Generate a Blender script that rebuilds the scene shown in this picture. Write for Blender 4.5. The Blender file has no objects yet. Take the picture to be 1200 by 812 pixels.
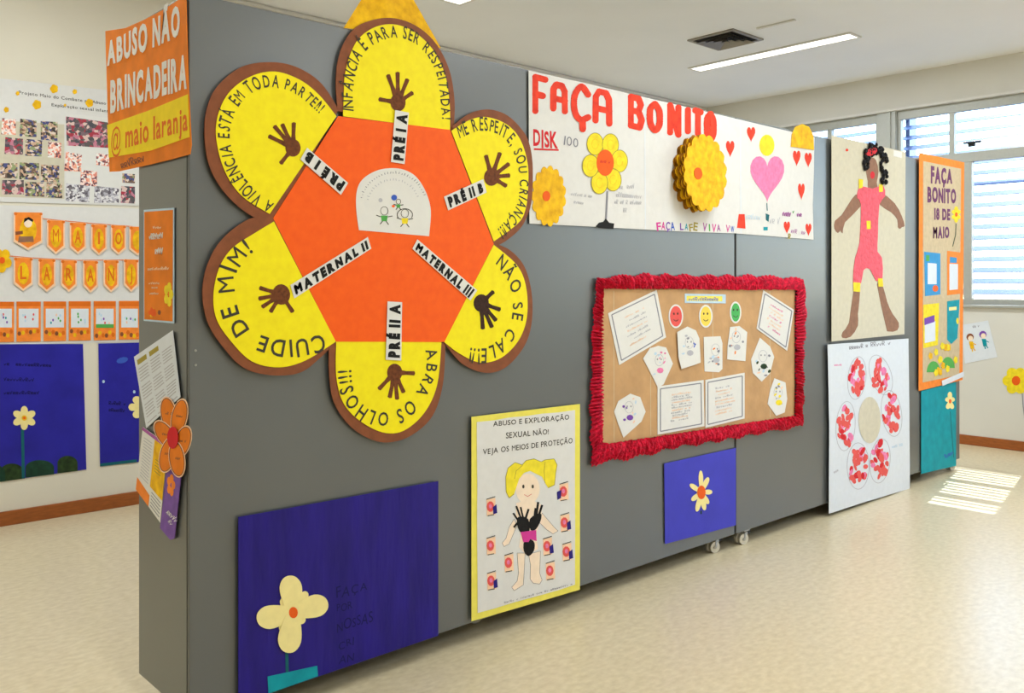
import bpy, math, random
from mathutils import Vector
random.seed(7)
C = bpy.context.scene.collection
SC = bpy.context.scene

# ------------------------------------------------------------------ camera
F, HX, HY = 1035.0, 600.0, 335.0          # focal length, principal point (1200x812)
YAW = math.radians(47.4); CH = 1.40
cam = bpy.data.objects.new('camera', bpy.data.cameras.new('camera')); C.objects.link(cam)
cam.location = (0, 0, CH); cam.rotation_euler = (math.pi/2, 0, YAW-math.pi/2)
cam.data.sensor_width = 36; cam.data.lens = F/1200*36; cam.data.shift_y = -(406-HY)/1200
cam.data.clip_start = .05
SC.camera = cam
FX, FY = math.cos(YAW), math.sin(YAW); RX, RY = math.sin(YAW), -math.cos(YAW)

# ------------------------------------------------------------------ world, sun, exposure
w = bpy.data.worlds.new('sky'); SC.world = w; w.use_nodes = True
nt = w.node_tree; bg = nt.nodes['Background']
sky = nt.nodes.new('ShaderNodeTexSky'); sky.sky_type = 'NISHITA'; sky.sun_disc = False
sky.sun_elevation = math.radians(50); sky.sun_rotation = math.radians(100); sky.air_density = 1.0; sky.dust_density = .4
nt.links.new(sky.outputs[0], bg.inputs[0]); bg.inputs[1].default_value = .95
sl = bpy.data.lights.new('sun', 'SUN'); sl.energy = 7.5; sl.angle = math.radians(.45); sl.color = (.88, .94, 1)
sun = bpy.data.objects.new('sun', sl); C.objects.link(sun); sun.location = (12, 4, 8)
sun.rotation_euler = Vector((-1, -.2, -1.17)).to_track_quat('-Z', 'Y').to_euler()
SC.view_settings.view_transform = 'Standard'; SC.view_settings.look = 'None'
SC.view_settings.gamma = 1; SC.view_settings.exposure = 0.48; SC.view_settings.use_curve_mapping = False
LAMP_W = 27; LAMP_C = (.87, .95, 1)

# ------------------------------------------------------------------ room dimensions
X0, XW, Y0, YB, ZC = -3.6, 8.24, -4.2, 5.80, 3.38
PY, PX0, PXS, PX1, PT, PZ0, PZ1 = 2.654, 1.10, 4.055, 7.09, .42, .08, 2.297

# ------------------------------------------------------------------ materials
def lin(c):
    c /= 255.0
    return c/12.92 if c <= .04045 else ((c+.055)/1.055)**2.4
def srgb(r, g, b): return (lin(r), lin(g), lin(b), 1)
MATS = {}
def mat(name, rgb=(200,200,200), rough=.6, var=.06, scale=30, bump=.0, bscale=60, metal=0, spec=.4, stretch=(1,1,1), trans=0, lo=None):
    m = bpy.data.materials.new(name); m.use_nodes = True; t = m.node_tree; b = t.nodes['Principled BSDF']
    col = srgb(*rgb)
    b.inputs['Roughness'].default_value = rough; b.inputs['Metallic'].default_value = metal
    b.inputs['Specular IOR Level'].default_value = spec
    g = t.nodes.new('ShaderNodeNewGeometry'); mp = t.nodes.new('ShaderNodeMapping')
    mp.inputs['Scale'].default_value = stretch; t.links.new(g.outputs['Position'], mp.inputs[0])
    n = t.nodes.new('ShaderNodeTexNoise'); n.inputs['Scale'].default_value = scale; n.inputs['Detail'].default_value = 5
    t.links.new(mp.outputs[0], n.inputs['Vector'])
    r = t.nodes.new('ShaderNodeValToRGB')
    r.color_ramp.elements[0].position = .3; r.color_ramp.elements[1].position = .7
    r.color_ramp.elements[0].color = srgb(*lo) if lo else tuple(max(0, c*(1-var*2)) for c in col[:3])+(1,)
    r.color_ramp.elements[1].color = tuple(min(1, c*(1+var)) for c in col[:3])+(1,)
    t.links.new(n.outputs[0], r.inputs[0]); t.links.new(r.outputs[0], b.inputs['Base Color'])
    if bump:
        n2 = t.nodes.new('ShaderNodeTexNoise'); n2.inputs['Scale'].default_value = bscale; n2.inputs['Detail'].default_value = 3
        t.links.new(mp.outputs[0], n2.inputs['Vector'])
        bp = t.nodes.new('ShaderNodeBump'); bp.inputs['Strength'].default_value = bump; bp.inputs['Distance'].default_value = .01
        t.links.new(n2.outputs[0], bp.inputs['Height']); t.links.new(bp.outputs[0], b.inputs['Normal'])
    MATS[name] = m; return m
def P_(name, rgb, **k):       # paper-like
    k.setdefault('rough', .7); k.setdefault('var', .03); k.setdefault('bump', .12); k.setdefault('bscale', 14); k.setdefault('spec', .25)
    return mat(name, rgb, **k)

mat('laminate', (87,90,90), rough=.32, var=.02, scale=3, spec=1.0)
mat('laminate_edge', (70,70,66), rough=.5, var=.03, scale=4)
mat('dark_gap', (28,28,28), rough=.8)
mat('floor', (218,203,170), rough=.30, var=.04, scale=26, spec=.5, bump=.03, bscale=90, lo=(204,187,150), stretch=(1,1.6,1))
mat('ceiling', (244,242,240), rough=.85, var=.01, scale=2)
mat('wall_cream', (228,220,202), rough=.8, var=.02, scale=2, bump=.05, bscale=120)
mat('wall_grey', (218,214,204), rough=.8, var=.02, scale=2, bump=.05, bscale=120)
mat('cornice', (226,222,214), rough=.7, var=.02)
mat('baseboard', (160,88,36), rough=.4, var=.12, scale=6, stretch=(3,3,14))
mat('frame_metal', (176,176,168), rough=.4, metal=.15, var=.02)
mat('louver', (98,120,162), rough=.35, var=.03, scale=5)
mat('ground_out', (165,165,162), rough=.9, var=.05)
mat('black_plastic', (22,22,24), rough=.4)
mat('caster_wheel', (214,208,194), rough=.25, var=.04)
mat('steel', (170,170,168), rough=.3, metal=.9, var=.03)
mat('vent_metal', (150,142,130), rough=.45, metal=.2, var=.03)
mat('vent_dark', (45,40,36), rough=.8)

P_('white_paper', (228,225,220), var=.01); P_('white_cool', (222,226,232), var=.015); P_('cream_paper', (212,203,180)); P_('old_white', (224,221,217), var=.015)
P_('yellow_eva', (252,234,10), rough=.55, var=.02, bump=.1, lo=(246,224,6)); P_('brown_eva', (138,78,46), rough=.6, var=.08)
P_('orange_eva', (252,98,6), rough=.55, var=.02, bump=.08, lo=(248,90,2)); P_('handprint_brown', (116,62,28), var=.22, scale=90)
P_('handprint_dark', (62,34,22), var=.3, scale=90); P_('handprint_black', (20,18,18), var=.3, scale=90)
P_('ink_black', (20,18,16), bump=0); P_('ink_soft', (66,60,50), bump=0); P_('ink_grey', (140,138,146), bump=0); P_('ink_pale', (186,184,190), bump=0)
P_('paint_red', (232,66,36), var=.14, scale=25, lo=(214,48,26)); P_('red', (214,30,40)); P_('pink', (240,130,176), var=.1, scale=40)
P_('golden', (248,196,16), var=.08, scale=30, bump=.5, lo=(222,160,8)); P_('golden_dark', (176,116,14), var=.2, scale=40, bump=.6)
P_('yellow_soft', (246,220,40), var=.08); P_('lemon_border', (240,226,96)); P_('orange_dot', (240,96,20)); P_('cream_petal', (250,232,158), bump=.15)
P_('navy', (36,22,126), var=.12, scale=5, bump=.5, bscale=7, stretch=(3,3,.6), rough=.5); P_('navy_wall', (42,38,158), var=.10, scale=6, bump=.5, bscale=8, rough=.5)
P_('royal', (66,66,190), var=.05, scale=6, rough=.55); P_('navy_ink', (24,18,84), bump=0)
P_('teal', (8,152,166), var=.08, scale=14); P_('teal_dark', (18,96,104)); P_('green_dark', (26,62,44), var=.2); P_('green', (86,170,80)); P_('moss', (44,66,30), var=.3)
P_('kraft', (200,156,108), var=.06, scale=12, bump=.5, bscale=9); P_('kraft_pale', (206,184,148), var=.05)
P_('crepe_red', (218,18,58), rough=.65, var=.25, scale=60, bump=.7, bscale=120)
P_('orange_card', (250,140,50), var=.06); P_('orange_flyer', (236,128,22), var=.08, scale=12); P_('orange_text', (228,110,22)); P_('peach', (252,208,170)); P_('yellow_band', (246,216,24))
P_('skin_brown', (150,108,84), var=.08); P_('skin_light', (250,226,200), bump=.05); P_('dress_pink', (250,96,112), var=.12, scale=40, bump=.6, bscale=40); P_('black_curl', (14,12,14), bump=.8, bscale=90)
P_('magenta', (214,60,150)); P_('blue', (58,92,190)); P_('sky_card', (60,150,206)); P_('violet', (122,72,170)); P_('purple_ink', (110,56,100), bump=0)
P_('violet_flyer', (126,88,170), var=.1); P_('olive', (168,150,60)); P_('pale_blue', (190,214,232)); P_('face_red', (232,90,84)); P_('face_yellow', (244,212,84)); P_('face_green', (78,176,92)); P_('mauve', (170,90,160)); P_('hair_yellow', (248,226,50), var=.06)
def photo_mat(name, cols, scale):
    m = bpy.data.materials.new(name); m.use_nodes = True; t = m.node_tree; b = t.nodes['Principled BSDF']
    b.inputs['Roughness'].default_value = .4
    g = t.nodes.new('ShaderNodeNewGeometry'); n = t.nodes.new('ShaderNodeTexNoise'); n.inputs['Scale'].default_value = 22; 
    ad = t.nodes.new('ShaderNodeMixRGB'); ad.blend_type = 'ADD'; ad.inputs[0].default_value = .035
    t.links.new(g.outputs['Position'], n.inputs['Vector']); t.links.new(g.outputs['Position'], ad.inputs[1]); t.links.new(n.outputs[1], ad.inputs[2])
    v = t.nodes.new('ShaderNodeTexVoronoi'); v.inputs['Scale'].default_value = scale*3.2; t.links.new(ad.outputs[0], v.inputs['Vector'])
    s = t.nodes.new('ShaderNodeSeparateColor'); t.links.new(v.outputs['Color'], s.inputs[0])
    r = t.nodes.new('ShaderNodeValToRGB'); r.color_ramp.interpolation = 'CONSTANT'
    el = r.color_ramp.elements
    while len(el) < len(cols): el.new(.5)
    for i, c in enumerate(cols): el[i].position = i/len(cols); el[i].color = srgb(*c)
    t.links.new(s.outputs[0], r.inputs[0]); t.links.new(r.outputs[0], b.inputs['Base Color']); MATS[name] = m
photo_mat('photo_a', [(120,90,72),(206,170,140),(70,74,128),(150,160,110),(226,206,190),(60,50,46)], 22)
photo_mat('photo_b', [(70,70,78),(120,96,104),(198,120,140),(220,190,180),(170,40,60),(90,80,78)], 18)
photo_mat('photo_c', [(214,210,214),(180,176,186),(120,114,120),(232,228,228),(90,80,92)], 24)
photo_mat('photo_d', [(250,220,210),(246,170,140),(120,70,80),(240,236,230),(230,140,120)], 26)

# ------------------------------------------------------------------ planes of the place
def ray(px, py):
    s, k = (px-HX)/F, (HY-py)/F
    return FX+RX*s, FY+RY*s, k
class Plane:
    def __init__(s, kind, c): s.kind, s.c = kind, c
    def uv(s, px, py):            # a point of the photograph lying on this real plane -> plane coordinates in metres
        dx, dy, dz = ray(px, py)
        if s.kind == 'y': t = s.c/dy; return (dx*t, CH+dz*t)
        if s.kind == 'x': t = s.c/dx; return (-dy*t, CH+dz*t)
        t = (s.c-CH)/dz; return (dx*t, dy*t)
    def w(s, u, v, d):
        if s.kind == 'y': return (u, s.c-d, v)
        if s.kind == 'x': return (s.c-d, -u, v)
        return (u, v, s.c-d)      # ceiling: d downwards
FRONT, END, BACK, WIN, CEIL = Plane('y', PY), Plane('x', PX0), Plane('y', YB), Plane('x', XW), Plane('z', ZC)
FLOORP = Plane('z', 0)

def tag(o, label=None, cat=None, group=None, kind=None):
    if label: o['label'] = label
    if cat: o['category'] = cat
    if group: o['group'] = group
    if kind: o['kind'] = kind
    return o
def empty(name, loc, label, cat, group=None):
    o = bpy.data.objects.new(name, None); C.objects.link(o); o.location = loc; o.empty_display_size = .1
    return tag(o, label, cat, group)
def root_loc(parent):
    v = Vector((0,0,0)); o = parent
    while o: v += o.location; o = o.parent
    return v

GL = {}
def glyph(ch, off):
    k = (ch, off)
    if k not in GL:
        cu = bpy.data.curves.new('glyph', 'FONT'); cu.body = ch; cu.size = 1; cu.offset = 0 if ch in 'M@' else off; cu.resolution_u = 3
        ob = bpy.data.objects.new('glyph', cu); me = ob.to_mesh()
        vs = [(v.co.x, v.co.y) for v in me.vertices]; fs = [tuple(p.vertices) for p in me.polygons]
        ob.to_mesh_clear(); bpy.data.objects.remove(ob); bpy.data.curves.remove(cu)
        if ch in 'M@' and off >= .045:      # these two break when offset: thicken by repeating the outline
            n0 = len(vs); v0, f0 = list(vs), list(fs)
            for q, (ax, ay) in enumerate(((-off, 0), (off, 0), (0, off*.8), (0, -off*.8))):
                vs += [(x+ax, y+ay) for x, y in v0]; fs += [tuple(i+n0*(q+1) for i in f) for f in f0]
        if vs:
            x0 = min(v[0] for v in vs); x1 = max(v[0] for v in vs); vs = [(v[0]-x0, v[1]) for v in vs]
        else: x0 = x1 = 0
        GL[k] = (vs, fs, x1-x0)
    return GL[k]

def ell(cx, cy, rx, ry, n=20, rot=0, a0=0, a1=360):
    r = math.radians(rot); out = []
    full = (a1-a0) >= 360
    for i in range(n if full else n+1):
        a = math.radians(a0+(a1-a0)*i/n); x, y = rx*math.cos(a), ry*math.sin(a)
        out.append((cx+x*math.cos(r)-y*math.sin(r), cy+x*math.sin(r)+y*math.cos(r)))
    return out
def smooth(pts, k=5, closed=False):
    n = len(pts); out = []
    rng = range(n if closed else n-1)
    for i in rng:
        g = (lambda j: pts[j % n]) if closed else (lambda j: pts[max(0, min(n-1, j))])
        p0, p1, p2, p3 = g(i-1), g(i), g(i+1), g(i+2)
        for q in range(k):
            t = q/k
            out.append(tuple(.5*((2*p1[a])+(-p0[a]+p2[a])*t+(2*p0[a]-5*p1[a]+4*p2[a]-p3[a])*t*t+(-p0[a]+3*p1[a]-3*p2[a]+p3[a])*t**3) for a in (0,1)))
    if not closed: out.append(pts[-1])
    return out
def ragged(pts, amp=.6, n=7):
    out = []
    for i, p in enumerate(pts):
        q = pts[(i+1) % len(pts)]
        for j in range(n):
            t = j/n; a = 0 if j == 0 else amp
            out.append((p[0]+(q[0]-p[0])*t+random.uniform(-a,a)*.4, p[1]+(q[1]-p[1])*t+random.uniform(-a,a)))
    return out
def heart(cx, cy, wx, hy, n=22):
    out = []
    for i in range(n):
        t = 2*math.pi*i/n
        x = 16*math.sin(t)**3; y = 13*math.cos(t)-5*math.cos(2*t)-2*math.cos(3*t)-math.cos(4*t)
        out.append((cx+x/32*wx, cy-(y+2.5)/29*hy))
    return out
def scallop(cx, cy, rx, ry, n=18, dep=.08, k=5):
    out = []
    for i in range(n*k):
        a = 2*math.pi*i/(n*k); r = 1-dep+dep*abs(math.sin(a*n/2))*1.0
        out.append((cx+rx*r*math.cos(a), cy+ry*r*math.sin(a)))
    return out

class G:                            # collects flat and thick paper shapes on one plane; obj() links them as ONE mesh
    def __init__(s, pl, px=True): s.pl, s.px, s.v, s.f, s.m, s.names = pl, px, [], [], [], []
    def mi(s, m):
        if m not in s.names: s.names.append(m)
        return s.names.index(m)
    def P(s, p): return s.pl.uv(*p) if s.px else p
    def flat(s, pts, d, m):
        return s.flat_uv([s.P(p) for p in pts], d, m)
    def flat_uv(s, uv, d, m):
        b = len(s.v); s.v += [s.pl.w(u, v, d) for u, v in uv]
        s.f.append(tuple(range(b, b+len(uv)))); s.m.append(s.mi(m)); return s
    def prism(s, pts, d0, d1, m, side=None):
        uv = [s.P(p) for p in pts]; n = len(uv); b = len(s.v)
        a = sum(uv[i][0]*uv[(i+1)%n][1]-uv[(i+1)%n][0]*uv[i][1] for i in range(n))
        if a < 0: uv.reverse()
        s.v += [s.pl.w(u, v, d0) for u, v in uv] + [s.pl.w(u, v, d1) for u, v in uv]
        k, ks = s.mi(m), s.mi(side or m)
        s.f.append(tuple(range(b+n, b+2*n))); s.m.append(k)
        s.f.append(tuple(range(b+n-1, b-1, -1))); s.m.append(k)
        for i in range(n):
            j = (i+1) % n; s.f.append((b+i, b+j, b+n+j, b+n+i)); s.m.append(ks)
        return s
    def line(s, pts, wd, d, m):      # thin drawn line through photo points, width in px
        for p, q in zip(pts, pts[1:]):
            L = math.hypot(q[0]-p[0], q[1]-p[1]) or 1; nx, ny = -(q[1]-p[1])/L*wd/2, (q[0]-p[0])/L*wd/2
            s.flat([(p[0]-nx,p[1]-ny),(q[0]-nx,q[1]-ny),(q[0]+nx,q[1]+ny),(p[0]+nx,p[1]+ny)], d, m)
        return s
    def text(s, t, quad, d, m, off=.0, jit=0.0, thick=0, gap=.1):
        # quad = photo points BL, BR, TR, TL of the lettering on the plane
        q = [s.P(p) for p in quad]; adv = []; x = 0
        for ch in t:
            if ch == ' ': adv.append(x); x += .36; continue
            adv.append(x); x += glyph(ch, off)[2]+gap
        W = max(x-gap, .01); H = .73
        for ch, a in zip(t, adv):
            if ch == ' ': continue
            vs, fs, wd = glyph(ch, off); b = len(s.v)
            ja, jy, js = random.uniform(-jit, jit)*.5, random.uniform(-jit, jit)*.25, 1+random.uniform(-jit, jit)*.5
            mats = []
            for (x_, y_) in vs:
                cx, cy = x_-wd/2, y_-.36
                x2 = cx*js*math.cos(ja)-cy*js*math.sin(ja)+wd/2+a; y2 = cx*js*math.sin(ja)+cy*js*math.cos(ja)+.36+jy
                U, V = x2/W, y2/H
                pu = [(q[0][i]*(1-U)+q[1][i]*U)*(1-V)+(q[3][i]*(1-U)+q[2][i]*U)*V for i in (0,1)]
                mats.append(pu)
            s._add(mats, fs, d, m, thick)
        return s
    def _add(s, uvs, fs, d, m, thick):
        b = len(s.v); s.v += [s.pl.w(u, v, d+thick) for u, v in uvs]; k = s.mi(m)
        for f in fs: s.f.append(tuple(b+i for i in f)); s.m.append(k)
        if thick:
            n = len(uvs); b2 = len(s.v); s.v += [s.pl.w(u, v, d) for u, v in uvs]; cnt = {}
            for f in fs:
                for i in range(len(f)):
                    e = (f[i], f[(i+1) % len(f)]); cnt[e] = 1
            for (i, j) in cnt:
                if (j, i) not in cnt: s.f.append((b+j, b+i, b2+i, b2+j)); s.m.append(k)
    def arctext(s, t, path, hpx, d, m, off=.0, fill=1.0, jit=.12, asp=.8):
        # characters along a path of photo points; tops point to the left of the travel direction as seen
        P = [s.P(p) for p in smooth(path, 8)]
        cum = [0]
        for a, b in zip(P, P[1:]): cum.append(cum[-1]+math.hypot(b[0]-a[0], b[1]-a[1]))
        L = cum[-1]*fill
        adv = []; x = 0
        for ch in t:
            adv.append(x); x += .42 if ch == ' ' else glyph(ch, off)[2]+.16
        k = L/x
        c = path[len(path)//2]; p0 = s.P(c); p1 = s.P((c[0], c[1]-hpx)); h = abs(p1[1]-p0[1])/.73
        for ch, a in zip(t, adv):
            if ch == ' ': continue
            vs, fs, wd = glyph(ch, off); mid = (a+wd/2)*k; i = 0
            while i < len(cum)-2 and cum[i+1] < mid: i += 1
            tt = (mid-cum[i])/max(1e-6, cum[i+1]-cum[i]); A, B = P[i], P[i+1]
            ox, oy = A[0]+(B[0]-A[0])*tt, A[1]+(B[1]-A[1])*tt
            an = math.atan2(B[1]-A[1], B[0]-A[0])+random.uniform(-jit, jit); ca, sa = math.cos(an), math.sin(an)
            hh = h*random.uniform(.92, 1.1)
            s._add([(ox+(x_-wd/2)*k*ca-y_*hh*sa, oy+(x_-wd/2)*k*sa+y_*hh*ca) for x_, y_ in vs], fs, d, m, 0)
        return s
    def scrib(s, p0, p1, h, d, m, n=None, wd=.5):   # illegible small writing
        L = math.hypot(p1[0]-p0[0], p1[1]-p0[1]); n = n or max(3, int(L/2.2))
        dx, dy = (p1[0]-p0[0])/n, (p1[1]-p0[1])/n
        ux, uy = dx/(L/n), dy/(L/n); vx, vy = uy, -ux
        for i in range(n):
            if random.random() < .16: continue
            x, y = p0[0]+dx*(i+.15), p0[1]+dy*(i+.15); hh = h*random.choice((.6, .7, 1)); k = L/n*.7
            pts = [(0,0),(.1,hh),(k,hh*.9),(k*.9,hh*.5),(.1,hh*.45),(k,0)] if random.random() < .5 else [(0,hh*.8),(k*.3,0),(k,hh)]
            s.line([(x+a*ux+b*vx, y+a*uy+b*vy) for a, b in pts], wd, d, m)
        return s
    def obj(s, name, parent=None, label=None, cat=None, group=None, kind=None, smooth_=False):
        if parent is not None: o0 = root_loc(parent)
        else:
            n = len(s.v); o0 = Vector((sum(v[0] for v in s.v)/n, sum(v[1] for v in s.v)/n, min(v[2] for v in s.v)))
        me = bpy.data.meshes.new(name)
        me.from_pydata([(v[0]-o0.x, v[1]-o0.y, v[2]-o0.z) for v in s.v], [], s.f)
        for m in s.names: me.materials.append(MATS[m])
        me.polygons.foreach_set('material_index', s.m)
        if smooth_: me.polygons.foreach_set('use_smooth', [True]*len(s.f))
        me.update()
        o = bpy.data.objects.new(name, me); C.objects.link(o)
        if parent is not None: o.parent = parent
        else: o.location = o0
        return tag(o, label, cat, group, kind)

class B:                             # boxes, cylinders in world space -> one mesh
    def __init__(s): s.v, s.f, s.m, s.names = [], [], [], []
    def mi(s, m):
        if m not in s.names: s.names.append(m)
        return s.names.index(m)
    def box(s, a, b, m, bev=0):
        x0,y0,z0 = a; x1,y1,z1 = b; k = len(s.v)
        s.v += [(x0,y0,z0),(x1,y0,z0),(x1,y1,z0),(x0,y1,z0),(x0,y0,z1),(x1,y0,z1),(x1,y1,z1),(x0,y1,z1)]
        for f in ((0,3,2,1),(4,5,6,7),(0,1,5,4),(1,2,6,5),(2,3,7,6),(3,0,4,7)): s.f.append(tuple(k+i for i in f)); s.m.append(s.mi(m))
        return s
    def quad(s, pts, m):
        k = len(s.v); s.v += pts; s.f.append(tuple(range(k, k+len(pts)))); s.m.append(s.mi(m)); return s
    def cyl(s, c, ax, r, h, m, n=18, r2=None):
        ax = Vector(ax).normalized(); a = ax.orthogonal().normalized(); b = ax.cross(a); c = Vector(c); k = len(s.v); r2 = r if r2 is None else r2
        for z, rr in ((-h/2, r), (h/2, r2)):
            for i in range(n):
                t = 2*math.pi*i/n; s.v.append(tuple(c+ax*z+a*rr*math.cos(t)+b*rr*math.sin(t)))
        s.f.append(tuple(range(k+n-1, k-1, -1))); s.f.append(tuple(range(k+n, k+2*n))); s.m += [s.mi(m)]*2
        for i in range(n):
            j = (i+1)%n; s.f.append((k+i, k+j, k+n+j, k+n+i)); s.m.append(s.mi(m))
        return s
    def obj(s, name, parent=None, bevel=0, **k):
        g = G(FRONT); g.v, g.f, g.m, g.names = s.v, s.f, s.m, s.names
        o = g.obj(name, parent, **k)
        if bevel:
            md = o.modifiers.new('bevel', 'BEVEL'); md.width = bevel; md.segments = 2; md.limit_method = 'ANGLE'
        return o
def mid(pl, pts, d=0):
    uv = [pl.uv(*p) for p in pts]; n = len(uv)
    return pl.w(sum(a for a, b in uv)/n, min(b for a, b in uv), d)

# ------------------------------------------------------------------ the room
B().box((X0-.2, Y0-.2, -.1), (XW+.2, YB+.2, 0), 'floor').obj('floor', kind='structure')
B().box((X0-.2, Y0-.2, ZC), (XW+.2, YB+.2, ZC+.12), 'ceiling').obj('ceiling', kind='structure')
B().box((X0-.2, YB, 0), (XW+.2, YB+.2, ZC), 'wall_cream').obj('wall_back', kind='structure')
B().box((X0-.2, Y0-.2, 0), (X0, YB, ZC), 'wall_cream').obj('wall_left', kind='structure')
B().box((X0, Y0-.2, 0), (XW+.2, Y0, ZC), 'wall_cream').obj('wall_front', kind='structure')
B().box((X0, YB-.015, 0), (XW, YB, .085), 'baseboard').obj('baseboard_back', kind='structure', bevel=.004)
B().box((XW-.015, Y0, 0), (XW, YB-.015, .085), 'baseboard').obj('baseboard_right', kind='structure', bevel=.004)
B().box((X0, YB-.05, ZC-.03), (XW-.0, YB, ZC), 'cornice').box((X0, YB-.025, ZC-.085), (XW-.0, YB, ZC-.042), 'cornice').obj('trim_1', kind='structure', bevel=.01)
ZS, ZL1, ZU0, ZU1, ZT = 1.285, 2.50, 2.585, 2.955, 3.045
wl = B()
UNITS = [(2.40, 3.65), (3.83, 5.45), (-.9, 1.75), (-3.7, -1.2)]
wl.box((XW, Y0, 0), (XW+.2, YB, ZS-.05), 'wall_grey').box((XW, Y0, ZT), (XW+.2, YB, ZC), 'wall_grey')
ys = [Y0, -3.7, -1.2, -.9, 1.75, 2.40, 5.45, YB]
for a, b in ((Y0,-3.7), (-1.2,-.9), (1.75,2.40), (5.45,YB)): wl.box((XW, a, ZS-.05), (XW+.2, b, ZT), 'wall_grey')
wl.obj('wall_right', kind='structure')
B().box((XW-.03, Y0, ZT-.008), (XW+.02, YB-.001, ZT+.012), 'cornice').obj('trim_2', kind='structure')
def window(n, y0, y1, lower, upper):
    r = bpy.data.objects.new('window_%d' % n, None); C.objects.link(r); r.location = (XW, (y0+y1)/2, ZS); r['kind'] = 'structure'
    f = B(); a, b = XW+.03, XW+.09
    for z0, z1 in ((ZS-.05, ZS), (ZL1, ZU0), (ZU1, ZT)): f.box((a, y0, z0), (b, y1, z1), 'frame_metal')
    for yy, wd in lower: f.box((a, yy-wd/2, ZS), (b, yy+wd/2, ZL1), 'frame_metal')
    for yy, wd in upper: f.box((a, yy-wd/2, ZU0), (b, yy+wd/2, ZU1), 'frame_metal')
    f.obj('window_frame', r, bevel=.003)
    B().box((XW-.03, y0-.02, ZS-.075), (XW+.03, y1+.02, ZS-.05), 'frame_metal').obj('window_sill', r, bevel=.004)
    for rows, z0, z1 in ((lower, ZS, ZL1), (upper, ZU0, ZU1)):
        rows = sorted(rows)
        for (p, pw), (q, qw) in zip(rows, rows[1:]):
            B().box((XW+.058, p+pw/2-.005, z0-.005), (XW+.062, q-qw/2+.005, z1+.005), 'glass').obj('pane', r)
    return r
m = bpy.data.materials.new('glass'); m.use_nodes = True; t = m.node_tree; t.nodes.clear()
o_ = t.nodes.new('ShaderNodeOutputMaterial'); mx = t.nodes.new('ShaderNodeMixShader'); tr = t.nodes.new('ShaderNodeBsdfTransparent'); gl = t.nodes.new('ShaderNodeBsdfGlossy'); pass
gl.inputs['Roughness'].default_value = .02; tr.inputs[0].default_value = (.93,.96,.97,1)
mx.inputs[0].default_value = .05; t.links.new(tr.outputs[0], mx.inputs[1]); t.links.new(gl.outputs[0], mx.inputs[2]); t.links.new(mx.outputs[0], o_.inputs[0]); MATS['glass'] = m
w1 = window(1, 2.40, 3.65, [(2.435,.07),(3.03,.07),(3.615,.07)], [(2.435,.07),(3.165,.045),(3.635,.03)])
window(2, 3.83, 5.45, [(3.865,.07),(4.64,.07),(5.415,.07)], [(3.845,.03),(4.33,.045),(4.9,.045),(5.43,.04)])
window(3, -.9, 1.75, [(-.865,.07),(-.2,.07),(.45,.07),(1.1,.07),(1.715,.07)], [(-.88,.04),(-.2,.045),(.45,.045),(1.1,.045),(1.73,.04)])
window(4, -3.7, -1.2, [(-3.665,.07),(-2.9,.07),(-2.1,.07),(-1.235,.07)], [(-3.68,.04),(-2.9,.045),(-2.1,.045),(-1.22,.04)])
B().box((XW, 3.65, ZS-.05), (XW+.12, 3.83, ZT), 'frame_metal').box((XW-.012, 3.70, ZS-.05), (XW, 3.72, ZT), 'frame_metal').box((XW-.012, 3.655, ZS-.05), (XW, 3.67, ZT), 'frame_metal').obj('trim_3', kind='structure')
h = B(); u, v = WIN.uv(1138, 169); yy = -u
h.box((XW+.0, yy-.03, v-.02), (XW+.03, yy+.03, v+.02), 'black_plastic').box((XW-.02, yy-.085, v+.005), (XW+.005, yy+.06, v+.022), 'black_plastic')
h.obj('window_handle', w1, bevel=.004)
# exterior louvers: each blade its own part
lr = empty('sun_louvers', (XW+.45, .9, 1.0), 'pale metal horizontal sun louvers outside the windows', 'louvers')
bl = None; z = 1.02
while z < 3.3:
    if bl is None:
        q = B(); x0, x1, z0, z1 = XW+.42, XW+.495, 1.02, 1.065; yA, yB = -4.0, 5.7
        q.quad([(x0,yA,z0),(x0,yB,z0),(x1,yB,z1),(x1,yA,z1)], 'louver').quad([(x0,yA,z0+.006),(x1,yA,z1+.006),(x1,yB,z1+.006),(x0,yB,z0+.006)], 'louver')
        q.quad([(x0,yA,z0),(x0,yA,z0+.006),(x0,yB,z0+.006),(x0,yB,z0)], 'louver').quad([(x1,yA,z1),(x1,yB,z1),(x1,yB,z1+.006),(x1,yA,z1+.006)], 'louver')
        bl = q.obj('slat', lr); o = bl
    else:
        o = bl.copy(); C.objects.link(o); o.parent = lr; o.location.z = z-1.02
    z += .1
B().box((XW+.66, -4.0, 2.61), (XW+.68, 5.7, 2.66), 'louver').obj('added_shadow_rail', lr)  # bar added behind the window frame to cast the gap in the sun patch
for yy in (-4.0, -2.4, -.8, .8, 2.0, 3.74, 5.66): B().box((XW+.5, yy, .9), (XW+.66, yy+.04, 3.4), 'louver').obj('post', lr)
B().box((XW+.2, -30, -.4), (60, 40, -.3), 'ground_out').obj('ground', kind='structure')

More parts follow.
